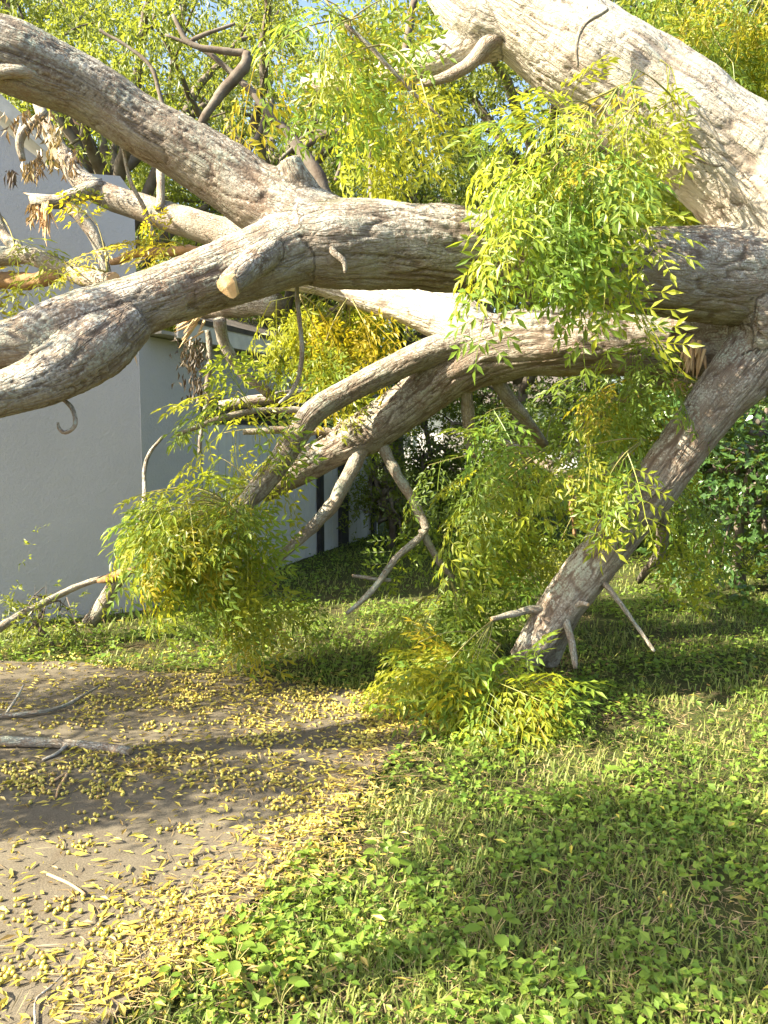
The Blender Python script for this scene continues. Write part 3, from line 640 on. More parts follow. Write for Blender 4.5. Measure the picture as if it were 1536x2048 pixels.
# tangle between the second limb and the hanging limb
G([(1090, 890, 6.1), (1060, 850, 6.0), (1190, 830, 5.8), (1190, 960, 6.2)], [(900, 860), (1040, 820), (1180, 860), (1150, 1020), (1060, 1180), (960, 1250), (860, 1230), (840, 1130), (860, 980)], 5.3, 6.6, 36, 4, (7, 4, .6), 10, arch=0.2, down=0.7, scale=1.0)
G([(1090, 900, 5.9)], [(880, 950), (990, 930), (1010, 1060), (890, 1080)], 5.0, 5.4, 9, 4, (3, 6, 1), 11, arch=0.1, down=0.8, scale=1.1)
G([(1190, 830, 5.8), (1240, 790, 5.6), (1300, 770, 5.6)], [(1150, 740), (1330, 740), (1320, 800), (1260, 900), (1160, 880), (1140, 800)], 4.95, 5.6, 12, 4, (8, 3, .6), 12, arch=0.15, down=0.8)
G([(1290, 880, 4.95), (1340, 860, 4.95)], [(1130, 880), (1230, 880), (1220, 960), (1170, 1000)], 4.6, 4.9, 7, 3, (8, 3, 0), 13, arch=0.1, down=0.9)
G([(1300, 690, 5.0), (1240, 700, 5.1)], [(1200, 650), (1330, 660), (1310, 720), (1220, 720)], 4.75, 4.95, 3, 2, (9, 1, 0), 33, arch=0.05, down=0.5, scale=0.8)
G([(1300, 930, 5.3)], [(1330, 950), (1450, 960), (1440, 1080), (1340, 1090)], 5.3, 6.2, 10, 3, (8, 3, 0.3), 14, arch=0.1, down=1.0)
G([(900, 1160, 5.85), (960, 1100, 6.0)], [(840, 1130), (1090, 1150), (1060, 1290), (830, 1300)], 5.3, 6.2, 20, 3, (7, 5, 1), 15, arch=0.15, down=0.6)
# top clump against the sky
G([(700, 40, 4.6), (760, 90, 4.62), (650, 0, 4.6)], [(480, 60), (560, 0), (700, -40), (850, 0), (880, 150), (790, 270), (690, 240), (560, 210)], 4.2, 5.0, 20, 3, (4, 7, 1.2), 16, arch=0.1, down=0.9)
G([(830, 140, 5.1), (720, 160, 5.3)], [(640, 150), (900, 160), (880, 320), (720, 320)], 5.2, 5.9, 9, 3, (4, 7, 1.0), 17, arch=0.05, down=0.9)
# hanging sprays under the main limb
G([(600, 590, 5.4), (700, 590, 6.1), (640, 570, 6.2)], [(500, 620), (600, 580), (760, 590), (770, 650), (740, 720), (640, 730), (510, 650)], 5.75, 6.6, 36, 4, (6, 6, 0.8), 18, arch=0.1, down=0.9)
G([(640, 800, 5.6), (760, 740, 5.6)], [(640, 760), (780, 730), (760, 780), (660, 800)], 5.75, 6.1, 9, 3, (3, 6, 2), 19, arch=0.05, down=1.0)
G([(500, 820, 5.3)], [(440, 790), (560, 770), (560, 830), (450, 840)], 5.1, 5.4, 5, 3, (8, 2, 0), 20, arch=0.25, down=0.3)
G([(560, 860, 5.75), (620, 920, 5.8)], [(440, 860), (560, 850), (600, 920), (480, 940)], 5.4, 5.8, 5, 2, (5, 5, .5), 21, arch=0.1, down=0.7)
G([(620, 930, 5.7)], [(540, 900), (600, 900), (590, 990), (540, 990)], 5.5, 5.8, 5, 2, (2, 6, 3), 22, arch=0.1, down=1.0)
# left twigs lit by the sun
G([(215, 545, 4.1), (150, 540, 4.3)], [(105, 470), (220, 450), (235, 540), (110, 540)], 3.95, 4.2, 6, 2, (0, 4, 6), 23, arch=0.1, down=0.1, scale=0.6)
G([(380, 500, 4.35)], [(330, 470), (380, 470), (370, 500), (330, 500)], 4.2, 4.4, 3, 2, (0, 4, 6), 24, arch=0.1, down=0.1, scale=0.7)
G([(0, 430, 4.6)], [(-60, 400), (40, 400), (60, 560), (-60, 560)], 4.4, 4.8, 5, 2, (3, 6, 1), 25, arch=0.1, down=0.5)
# upper right curtain, behind the leaning limb
G([(1400, -60, 6.2), (1536, -40, 6.0), (1300, -60, 6.4)], [(1230, -80), (1600, -80), (1600, 200), (1450, 180), (1330, 80)], 5.6, 7.0, 50, 4, (5, 6, 0.5), 26, arch=0.0, down=1.1, scale=1.1)
G([(1330, 260, 5.6), (1400, 380, 5.5), (1240, 200, 5.7)], [(1150, 250), (1330, 260), (1420, 400), (1400, 450), (1200, 440)], 5.4, 6.4, 24, 4, (3, 7, 1.0), 27, arch=0.05, down=1.0)
# crown of the fallen tree beyond the left and above the frame
G([tuple(q) for q in [(-300, -30, 3.8), (-700, -180, 3.6), (-1100, -300, 3.4)]], [(-1500, -500), (-600, -350), (-450, 0), (-900, 150)], 2.8, 4.2, 13, 4, (4, 6, 1), 28, arch=0.2, down=0.5, scale=1.1)
G([tuple(q) for q in [(-600, 700, 3.3), (-1100, 640, 3.1), (-1500, 560, 2.95)]], [(-1700, 350), (-500, 480), (-420, 800), (-1500, 900)], 2.2, 3.6, 14, 4, (4, 6, 1), 29, arch=0.2, down=0.5, scale=1.1)
G([(-500, 900, 3.4), (-900, 900, 3.2)], [(-1200, 760), (-400, 820), (-420, 1000), (-1100, 1100)], 2.6, 3.6, 8, 4, (4, 6, 1), 30, arch=0.1, down=0.5)

G([(-400, 705, 3.4), (-300, -30, 3.8), (-600, 700, 3.3)], [(-1300, 150), (-330, 120), (-330, 560), (-1200, 560)], 3.5, 5.2, 16, 4, (4, 6, 1), 34, arch=0.1, down=0.5, scale=1.15)  # from here to the last spray: unseen foliage added to shade the driveway
G([(-1100, 640, 3.1), (-600, 700, 3.3), (-1700, 520, 2.9)], [(-1900, 300), (-800, 300), (-800, 520), (-1900, 520)], 3.3, 4.0, 30, 4, (4, 6, 1), 35, arch=0.1, down=0.3, scale=1.15)
G([(-1700, 520, 2.9)], [(-2300, 250), (-1500, 250), (-1500, 480), (-2300, 480)], 2.35, 2.8, 20, 4, (4, 6, 1), 36, arch=0.1, down=0.3, scale=1.15)

placed.sort(key=lambda a: -a[0])
inv_root = np.eye(4); inv_root[:3, 3] = -np.array(tree.location)
for k, (sz, v, Mx, col) in enumerate(placed[:300]):
    o = link('compound_leaf', LEAFME[v], tree); o.material_slots[0].link = 'OBJECT'; o.material_slots[0].material = LEAFM[col]
    o.matrix_local = Matrix((inv_root @ Mx).tolist())
Vs, Fs, Ts, Ms, off = [], [], [], [], 0
for sz, v, Mx, col in placed[300:]:
    lv, lf, lt = LEAFV[v]; Vs.append(lv @ Mx[:3, :3].T + Mx[:3, 3]); Fs.append(lf + off); Ts.append(lt); Ms.append(np.full(len(lf), col)); off += len(lv)
o = child('foliage', mesh_np('foliage', np.vstack(Vs), np.vstack(Fs), LEAFM, False, {'tint': np.concatenate(Ts)}, np.concatenate(Ms)), tree); o['kind'] = 'stuff'
print('compound leaves', len(placed), 'foliage tris', sum(map(len, Fs)))
# withered leaves hanging from the snapped branches
def dead_bunch(px, py, d, w, h, n, mat, seed):
    rs = np.random.default_rng(seed); P = np.array([at(px + rs.normal(0, w/2), py + rs.uniform(-h/2, h/2), d + rs.normal(0, 0.12)) for _ in range(n)])
    D = np.array([0, 0, -1.0]) + rs.normal(0, 0.35, (n, 3)); Nn = rs.normal(0, 1, (n, 3))
    V, F = leaf_faces(P, D, Nn, rs.uniform(0.05, 0.10, n), rs.uniform(0.010, 0.024, n), 0.5, 0.2)
    child('withered_leaves', mesh_np('withered_leaves', V, F, [M[mat]], False, {'tint': np.repeat(rs.random(n), 5)}), tree)['kind'] = 'stuff'
dead_bunch(395, 740, 7.0, 34, 110, 150, 'leaf_dead_dark', 1); dead_bunch(378, 700, 7.05, 30, 60, 60, 'leaf_dead_dark', 2)
dead_bunch(60, 240, 5.6, 50, 50, 80, 'leaf_dead', 3); dead_bunch(55, 335, 5.6, 14, 34, 40, 'leaf_dead', 4); dead_bunch(80, 320, 5.7, 12, 40, 30, 'leaf_dead', 5)
dead_bunch(110, 290, 6.2, 22, 90, 90, 'leaf_dead', 6); dead_bunch(145, 320, 6.2, 20, 60, 60, 'leaf_dead', 7); dead_bunch(65, 420, 6.0, 10, 40, 36, 'leaf_dead', 8)
dead_bunch(260, 690, 4.0, 5, 22, 14, 'leaf_dead_dark', 9); dead_bunch(25, 345, 5.6, 12, 20, 26, 'leaf_dead_dark', 10)
# ------------------------------------------------------------------ plants of the lawn
M['grass'] = mat_leaf('grass_blade', (0.12, 0.19, 0.035), (0.36, 0.35, 0.11), trans=0.35, rough=0.5, spec=0.3, tcol=(0.35, 0.45, 0.04), vary=False)
M['cover'] = mat_leaf('ground_cover_leaf', (0.11, 0.21, 0.028), (0.24, 0.33, 0.05), trans=0.4, rough=0.5, spec=0.35, tcol=(0.4, 0.5, 0.04), vary=False)
M['straw'] = mat_leaf('straw', (0.20, 0.14, 0.07), (0.48, 0.38, 0.20), trans=0.15, rough=0.8, spec=0.1, tcol=(0.4, 0.3, 0.1), vary=False)
def lawn_points(rs, bands, fringe=0.0):
    out = []
    for y0, y1, dens in bands:
        x0, x1 = -0.55*y1 - 0.3, 0.55*y1 + 0.6
        n = int((x1-x0)*(y1-y0)*dens); x = rs.uniform(x0, x1, n); y = rs.uniform(y0, y1, n)
        keep = (np.abs(x) < 0.52*y + 0.5) & ~inside(x + 0.10*noise2(x, y, 5.0, 21) , y + 0.10*noise2(x, y, 5.0, 22), dd)
        side = (x - CORN[0])*n2[0] + (y - CORN[1])*n2[1]; fr = (x - CORN[0])*n1[0] + (y - CORN[1])*n1[1]
        keep &= (side > 0.06) | (fr > 0.03)
        out.append(np.stack([x[keep], y[keep]], 1))
    return np.vstack(out)
def gz(p): return 0.02*noise2(p[:, 0], p[:, 1], 0.9, 3) + 0.012*noise2(p[:, 0], p[:, 1], 2.7, 4) - 0.035
rs = np.random.default_rng(31)
# grass blades: three triangles each, bent over
p = lawn_points(rs, [(1.7, 2.6, 5000), (2.6, 3.6, 3400), (3.6, 5.2, 1900), (5.2, 8.0, 800), (8.0, 13.0, 330), (13, 24, 70)])
cl = noise2(p[:, 0], p[:, 1], 3.1, 41) + 0.5*noise2(p[:, 0], p[:, 1], 9.0, 42)
p = p[cl + rs.normal(0, 0.35, len(p)) > -0.25]; n = len(p); dist = p[:, 1]
h = rs.uniform(0.025, 0.085, n)*(1 + 0.04*dist); a = rs.uniform(0, 2*np.pi, n); lean = rs.uniform(0.25, 1.5, n)
P = np.stack([p[:, 0], p[:, 1], gz(p)], 1)
dirh = np.stack([np.cos(a), np.sin(a), np.zeros(n)], 1); sd = np.stack([-np.sin(a), np.cos(a), np.zeros(n)], 1)*(rs.uniform(0.0012, 0.0034, n)*(1+0.10*dist))[:, None]
mid = P + dirh*(h*np.sin(lean)*0.45)[:, None] + np.array([0, 0, 1])*(h*0.62*np.cos(lean*0.55))[:, None]
tip = P + dirh*(h*np.sin(lean)*1.05)[:, None] + np.array([0, 0, 1])*(h*np.cos(lean)*0.95).clip(0.006)[:, None]
V = np.stack([P-sd, P+sd, mid-sd*0.8, mid+sd*0.8, tip], 1).reshape(-1, 3); i = np.arange(n)[:, None]*5
F = np.stack([i+[0, 1, 3], i+[0, 3, 2], i+[2, 3, 4]], 1).reshape(-1, 3)
tint = np.clip(rs.normal(0.34, 0.20, n) + 0.25*noise2(p[:, 0], p[:, 1], 2.0, 43), 0, 1)
tag(link('grass', mesh_np('grass', V, F, [M['grass']], False, {'tint': np.repeat(tint, 5)})), 'short green lawn grass across the yard', 'grass', kind='stuff')
print('grass', n)
# low broad-leaved ground cover: small ovate leaves on short stems
p = lawn_points(rs, [(1.7, 2.6, 3600), (2.6, 3.6, 2900), (3.6, 5.2, 2000), (5.2, 8.0, 1050), (8.0, 13.0, 330)])
cl = noise2(p[:, 0], p[:, 1], 2.3, 51) + 0.6*noise2(p[:, 0], p[:, 1], 6.0, 52)
p = p[cl + rs.normal(0, 0.3, len(p)) > 0.05]; n = len(p); dist = p[:, 1]
P = np.stack([p[:, 0], p[:, 1], gz(p) + rs.uniform(0.012, 0.075, n)], 1); a = rs.uniform(0, 2*np.pi, n)
D = np.stack([np.cos(a), np.sin(a), rs.normal(0.05, 0.35, n)], 1); Nn = np.array([0, 0, 1.0]) + rs.normal(0, 0.35, (n, 3))
L = rs.uniform(0.016, 0.040, n)*(1+0.05*dist)
V, F = leaf_faces(P, D, Nn, L, L*rs.uniform(0.55, 0.8, n), 0.12, 0.08)
tag(link('ground_cover', mesh_np('ground_cover', V, F, [M['cover']], False, {'tint': np.repeat(np.clip(rs.normal(0.45, 0.26, n), 0, 1), 5)})), 'low broad-leaved ground cover growing through the grass', 'ground cover', kind='stuff')
print('cover', n)
# dry straw and thatch
p = lawn_points(rs, [(1.7, 3.0, 1500), (3.0, 5.0, 800), (5.0, 8.0, 260)]); n = len(p); a = rs.uniform(0, 2*np.pi, n)
P = np.stack([p[:, 0], p[:, 1], gz(p) + rs.uniform(0.004, 0.03, n)], 1); D = np.stack([np.cos(a), np.sin(a), rs.normal(0.1, 0.2, n)], 1)
V, F = leaf_simple(P, D, np.array([0, 0, 1.0]) + rs.normal(0, 0.3, (n, 3)), rs.uniform(0.03, 0.09, n), rs.uniform(0.002, 0.005, n))
tag(link('dry_thatch', mesh_np('dry_thatch', V, F, [M['straw']], False, {'tint': np.repeat(rs.random(n), 4)})), 'dry straw-coloured thatch lying in the lawn', 'thatch', kind='stuff')

# single broad-leaved weeds that stand out
def weed(px, py, n, size, label, seed, tall=0.06):
    r2 = np.random.default_rng(seed); c = ground(px, py); root = empty('broadleaf_weed', (c[0], c[1], -0.02), label, 'weed', 'broad-leaved weeds in the lawn'); stems = []
    for k in range(n):
        a = 2*np.pi*k/n*1.6 + r2.uniform(-.4, .4); out = size*r2.uniform(0.25, 0.9); z = tall*r2.uniform(0.5, 1.5)
        b = np.array([math.cos(a)*out, math.sin(a)*out, z]); L = size*r2.uniform(0.7, 1.15)
        d = np.array([math.cos(a), math.sin(a), r2.uniform(-0.3, 0.25)]); d = unit(d); s = unit(np.cross(d, [0, 0, 1.0])); nn = np.cross(s, d)
        V = []; prof = [(0, 0.0), (0.18, 0.52), (0.45, 0.72), (0.75, 0.45), (1.0, 0.0)]
        V.append(b); F = []
        for u, w in prof[1:-1]:
            cc = b + d*L*u - nn*L*0.12*u*u
            V += [cc - s*L*w*0.5 + nn*L*0.08, cc, cc + s*L*w*0.5 + nn*L*0.08]
        V.append(b + d*L - nn*L*0.14); m = len(V)-1
        F = [[0, 2, 1], [0, 3, 2], [1, 2, 5], [1, 5, 4], [2, 3, 6], [2, 6, 5], [4, 5, 8], [4, 8, 7], [5, 6, 9], [5, 9, 8], [7, 8, m], [8, 9, m]]
        link('leaf', mesh_np('leaf', V, F, [M['cover']], True, {'tint': np.full(len(V), r2.uniform(0.2, 0.8))}), root)
        t = np.linspace(0, 1, 4)[:, None]; P = b*t*np.array([1, 1, 1]) ; P[:, 2] = b[2]*t[:, 0]**0.6
        stems.append(tube(P, np.full(4, 0.0016), 4, cap=False)[:2])
    link('stem', mesh_np('stem', *merge(stems), [M['stem']], True), root)
for args in [
    (765, 1745, 8, 0.062, 'tall broad-leaved weed in the middle of the shaded lawn, right of the driveway edge', 1, 0.09),
    (470, 1930, 8, 0.058, 'broad-leaved weed at the driveway edge, nearest the bottom of the picture', 2, 0.07),
    (610, 1800, 6, 0.045, 'small broad-leaved weed between the driveway edge and the taller weed', 3, 0.05),
    (985, 1880, 8, 0.060, 'spreading broad-leaved weed low in the centre of the lawn', 4, 0.06),
    (1260, 1560, 6, 0.060, 'yellowish broad-leaved weed alone in the lawn below the hanging limb', 5, 0.06),
    (860, 1700, 7, 0.050, 'bushy weed on the shadow edge beside the sunlit grass strip', 6, 0.07),
    (1180, 1690, 6, 0.045, 'broad-leaved weed in the shaded lawn on the right half', 7, 0.05),
    (1390, 1780, 7, 0.050, 'sunlit broad-leaved weed near the right edge of the lawn', 8, 0.05),
    (560, 2000, 7, 0.050, 'bright weed at the very bottom beside the yellow litter', 9, 0.06),
    (330, 1985, 6, 0.045, 'leafy weed growing over the driveway corner in the yellow litter', 10, 0.05)]: weed(*args)

# ------------------------------------------------------------------ yellow litter on the driveway
M['litter'] = mat_leaf('fallen_leaf', (0.20, 0.14, 0.05), (0.56, 0.50, 0.075), trans=0.2, rough=0.5, spec=0.4, tcol=(0.7, 0.5, 0.05))
k = NT('chinaberry'); c = k.mix(k.n('ShaderNodeObjectInfo').outputs['Random'], (0.36, 0.35, 0.05), (0.52, 0.44, 0.09)); c = k.mix(k.ramp(k.noise(k.pos(), 45.0, 3), 0.50, 0.62), c, (0.27, 0.17, 0.05))
pb = k.principled(Base__Color=c, Roughness=0.35); pb.inputs['Subsurface Weight'].default_value = 0.0; pb.inputs['Specular IOR Level'].default_value = 0.45; M['berry'] = k.done(pb.outputs[0])
PATCH = [(430, 1870, .13, 90), (360, 1830, .10, 45), (500, 1780, .10, 40), (420, 1960, .10, 50), (250, 1930, .14, 45), (60, 1950, .12, 40), (50, 1830, .15, 35), (600, 1730, .12, 70), (640, 1660, .14, 80), (700, 1590, .14, 70),
  (90, 1535, .12, 70), (160, 1565, .12, 60), (60, 1570, .10, 40), (310, 1505, .10, 45), (400, 1540, .16, 80), (520, 1530, .16, 70), (560, 1560, .14, 50), (230, 1392, .16, 60), (120, 1440, .22, 40), (330, 1430, .25, 80),
  (430, 1400, .3, 150), (560, 1400, .3, 170), (650, 1420, .25, 150), (740, 1420, .22, 130), (480, 1370, .3, 110), (350, 1355, .3, 90), (160, 1330, .35, 60), (60, 1310, .4, 40), (700, 1490, .22, 60), (790, 1440, .2, 90), (600, 1480, .2, 40), (0, 1680, .3, 30), (230, 1650, .4, 40), (150, 1760, .4, 40), (120, 1900, .4, 40), (400, 1700, .3, 25)]
B = []
for px, py, s, n in PATCH:
    c = ground(px, py); n = int(n*1.25); sub = rs.normal(0, s, (max(2, n//9), 2)); q = c[:2] + (sub[rs.integers(0, len(sub), n)] + rs.normal(0, 0.045, (n, 2)))*[1.25, 0.8]; B.append(q)
B.append(np.array([ground(*q)[:2] for q in [(860, 1890), (850, 1880), (870, 1895), (700, 1820), (715, 1815), (725, 1830), (1330, 1780), (1345, 1805), (1320, 1790), (1180, 1960), (640, 1700), (700, 1720), (905, 1730), (890, 1745), (560, 1900)]]) )
B = np.vstack(B); n = len(B); rad = rs.uniform(0.0066, 0.0092, n)
Z = np.where(inside(B[:, 0], B[:, 1], dd), 0.0, -0.02)
import bmesh as _b
b = _b.new(); _b.ops.create_uvsphere(b, u_segments=10, v_segments=7, radius=1.0)
for v in b.verts: v.co.z *= 0.93
b.faces.ensure_lookup_table(); _b.ops.triangulate(b, faces=b.faces[:]); bme = bpy.data.meshes.new('fallen_berry'); b.to_mesh(bme); b.free(); bme.materials.append(M['berry'])
bme.polygons.foreach_set('use_smooth', np.ones(len(bme.polygons), bool))
BV = np.array([v.co[:] for v in bme.vertices]); BF = np.array([f.vertices[:] for f in bme.polygons])
b = _b.new(); _b.ops.create_uvsphere(b, u_segments=8, v_segments=5, radius=1.0); _b.ops.triangulate(b, faces=b.faces[:]); b.verts.ensure_lookup_table(); b.verts.index_update(); BV = np.array([v.co[:] for v in b.verts]); BF = np.array([[v.index for v in f.verts] for f in b.faces]); b.free()
vis = (np.abs(B[:, 0]) < 0.455*B[:, 1]) & (B[:, 1] > 2.12); order = np.argsort(np.where(vis, B[:, 1], 99 + B[:, 1]))
for j in order[:300]:
    o = link('fallen_berry', bme, label='small round yellow-green berry fallen on the driveway or its edge', category='berry', group='berries fallen near the camera')
    o.location = (B[j, 0], B[j, 1], Z[j] + rad[j]*0.9); o.scale = (rad[j],)*3; o.rotation_euler = (rs.uniform(0, 3), rs.uniform(0, 3), 0)
js = order[300:]; V = (BV[None]*rad[js][:, None, None] + np.stack([B[js, 0], B[js, 1], Z[js] + rad[js]*0.9], 1)[:, None, :]).reshape(-1, 3); F = (BF[None] + np.arange(len(js))[:, None, None]*len(BV)).reshape(-1, 3)
tag(link('berry_litter', mesh_np('berry_litter', V, F, [M['berry']], True)), 'yellow berries strewn over the shaded far part of the driveway', 'berries', kind='stuff')
# fallen leaflets
Lq = []
for px, py, s, n in PATCH:
    n = int(n*1.3); sub = rs.normal(0, s*1.2, (max(2, n//7), 2)); Lq.append(ground(px, py)[:2] + (sub[rs.integers(0, len(sub), n)] + rs.normal(0, 0.06, (n, 2)))*[1.4, 0.8])
ed = np.array([ground(*q)[:2] for q in DRIVE_PX[:9]])
for a_, b_ in zip(ed[:-1], ed[1:]):
    t = rs.random(150)[:, None]; Lq.append(a_*(1-t)+b_*t + rs.normal(0, 0.12, (150, 2)) + [-0.10, 0.02])
q = np.stack([rs.uniform(-3.2, 0.3, 4200), rs.uniform(1.9, 6.0, 4200)], 1); Lq.append(q[inside(q[:, 0], q[:, 1], dd)])
q = lawn_points(rs, [(1.7, 7.0, 30)]); Lq.append(q)
Lq = np.vstack(Lq); n = len(Lq); on = inside(Lq[:, 0], Lq[:, 1], dd); a = rs.uniform(0, 2*np.pi, n)
zz = np.where(on, rs.uniform(0.003, 0.010, n), rs.uniform(-0.01, 0.03, n))
LL = 0.016 + 0.05*rs.random(n)**1.5; WW = LL*rs.uniform(0.20, 0.36, n)
vis = (np.abs(Lq[:, 0]) < 0.455*Lq[:, 1]) & (Lq[:, 1] > 2.12) & on; order = np.argsort(np.where(vis, Lq[:, 1]/(LL/0.045), 99))
LM = []
for j in range(6):
    V, F = leaf_faces(np.zeros((1, 3)), np.array([[1.0, 0, 0]]), np.array([[0, 0.0, 1.0]]) + rs.normal(0, 0.15, (1, 3)), np.array([1.0]), np.array([rs.uniform(0.22, 0.36)]), rs.uniform(0.05, 0.4), rs.uniform(-0.08, 0.06))
    LM.append(mesh_np('fallen_leaf', V, F, [M['litter']], False, {'tint': np.full(5, [0.15, 0.45, 0.6, 0.75, 0.9, 1.0][j])}))
for j in order[:300]:
    o = link('fallen_leaf', LM[j % 6], label='small pointed yellow leaf lying on the concrete driveway', category='leaf', group='yellow leaves fallen near the camera')
    o.location = (Lq[j, 0], Lq[j, 1], zz[j]+0.004); o.rotation_euler = (rs.normal(0, 0.25), rs.normal(0, 0.15), a[j]); o.scale = (LL[j],)*3
js = order[300:]; D = np.stack([np.cos(a[js]), np.sin(a[js]), rs.normal(0, 0.12, len(js))], 1)
V, F = leaf_faces(np.stack([Lq[js, 0], Lq[js, 1], zz[js]+0.004], 1), D, np.array([0, 0, 1.0]) + rs.normal(0, 0.3, (len(js), 3)), LL[js], WW[js], 0.4, -0.05)
tag(link('leaf_litter', mesh_np('leaf_litter', V, F, [M['litter']], False, {'tint': np.repeat(np.clip(rs.normal(0.58, 0.42, len(js)), 0, 1), 5)})), 'yellow fallen leaves scattered over driveway and lawn edge', 'leaf litter', kind='stuff')
# tan stalks and straw in the litter
q = []
for a_, b_ in zip(ed[:-1], ed[1:]):
    t = rs.random(260)[:, None]; q.append(a_*(1-t)+b_*t + rs.normal(0, 0.11, (260, 2)) + [-0.08, 0.02])
for px, py, s, m in PATCH: q.append(ground(px, py)[:2] + rs.normal(0, s*1.3, (m//3, 2)))
q = np.vstack(q); n = len(q); a = rs.normal(0.5, 0.9, n)
V, F = leaf_simple(np.stack([q[:, 0], q[:, 1], rs.uniform(0.002, 0.014, n)], 1), np.stack([np.cos(a), np.sin(a), rs.normal(0, 0.06, n)], 1), np.array([0, 0, 1.0]) + rs.normal(0, 0.5, (n, 3)), rs.uniform(0.03, 0.13, n), rs.uniform(0.002, 0.005, n))
tag(link('stalk_litter', mesh_np('stalk_litter', V, F, [M['straw']], False, {'tint': np.repeat(rs.random(n), 4)})), 'thin tan leaf stalks and straw along the driveway edge', 'litter', kind='stuff')

# ------------------------------------------------------------------ sticks lying about
def stick(rows, name, label, cat, mat='bark_pale', twigs=(), seed=0, jag=0.02):
    Q = np.array([[*ground(x, y, z), w/2*np.linalg.norm(ground(x, y, z)-EYE)/FPX] for x, y, z, w in rows]); Q, s = resample(catmull(Q), 0.02)
    V, F, cf = tube(Q[:, :3], Q[:, 3], 10, seed, 0.10, True, jag); root = Q[len(Q)//2, :3].copy(); root[2] = 0
    e = empty(name, root, label, cat)
    m = mesh_np('stem', V, np.vstack([F, cf]), [M[mat], M['wood']], True, {'furrow': np.clip(np.exp(-(vnoise(V/0.014, seed)/0.25)**2)*0.4, 0, 1), 'bcoord': tube_coord(Q, 10)}, np.r_[np.zeros(len(F), int), np.ones(len(cf), int)])
    child('stem', m, e)
    for tw in twigs:
        T = np.array([[*ground(x, y, z), w/2*np.linalg.norm(ground(x, y, z)-EYE)/FPX] for x, y, z, w in tw]); T, _ = resample(catmull(T), 0.02)
        V, F, cf = tube(T[:, :3], T[:, 3], 6, seed+1, 0.1); child('twig', mesh_np('twig', V, np.vstack([F, cf]), [M[mat]], True), e)
stick([(-160, 1478, .03, 20), (0, 1482, .03, 19), (110, 1486, .025, 18), (200, 1494, .02, 18), (256, 1502, .02, 17)], 'fallen_stick', 'thick grey stick with a pale broken end lying on the driveway', 'stick', twigs=[[(132, 1492, .02, 7), (112, 1508, .01, 6), (85, 1520, .008, 5)]], seed=3)
stick([(-60, 1436, .02, 8), (50, 1428, .02, 8), (120, 1415, .02, 7), (165, 1392, .03, 6), (202, 1370, .04, 3)], 'fallen_stick', 'thin bent twig on the driveway behind the thick grey stick', 'stick', twigs=[[(14, 1424, .02, 5), (34, 1395, .05, 5), (48, 1368, .09, 3)]], seed=5)
stick([(110, 1560, .01, 4), (135, 1545, .012, 4), (118, 1575, .01, 4), (112, 1595, .006, 3)], 'fallen_stick', 'short forked yellow stalk in front of the thick grey stick', 'stick', mat='wood', seed=6, jag=0)
stick([(70, 2048, .01, 4), (72, 2000, .012, 4), (100, 1975, .014, 4), (125, 1950, .01, 3)], 'fallen_stick', 'dark crooked twig at the bottom edge of the driveway', 'stick', mat='bark', seed=8, jag=0)
stick([(95, 1748, .01, 5), (140, 1768, .02, 5), (170, 1788, .015, 4)], 'fallen_stick', 'short pale stalk in the middle of the driveway', 'stick', mat='wood', seed=9, jag=0)
# snapped branch at the foot of the house wall
sb = empty('snapped_branch', at(120, 1215, 6.4)*[1, 1, 0], 'snapped branch with orange split wood leaning at the foot of the white wall', 'branch')
def sbr(rows, nm, mat, seed, wood='wood'):
    Q, s = resample(pxpath(rows), 0.03); V, F, cf = tube(Q[:, :3], Q[:, 3], 10, seed, 0.12, True, 0.04)
    child(nm, mesh_np(nm, V, np.vstack([F, cf]), [M[mat], M[wood]], True, {'bcoord': tube_coord(Q, 10)}, np.r_[np.zeros(len(F), int), np.ones(len(cf), int)]), sb)
sbr([(-60, 1300, 5.9, 18), (0, 1255, 6.1, 17), (70, 1215, 6.3, 15), (150, 1175, 6.5, 13), (200, 1158, 6.55, 11)], 'stem', 'bark_pale', 3)
sbr([(178, 1248, 6.55, 30), (205, 1210, 6.55, 30), (228, 1170, 6.5, 26), (248, 1148, 6.45, 22)], 'stump', 'bark', 4)
sbr([(196, 1162, 6.45, 8), (215, 1158, 6.43, 18), (246, 1146, 6.4, 20), (268, 1140, 6.4, 10)], 'split_wood', 'wood_orange', 5, 'wood_orange')
sbr([(236, 1165, 6.5, 12), (268, 1085, 6.7, 11), (288, 1000, 6.9, 10), (289, 940, 7.0, 8), (300, 905, 7.0, 8), (322, 878, 7.0, 6)], 'twig', 'bark', 6)
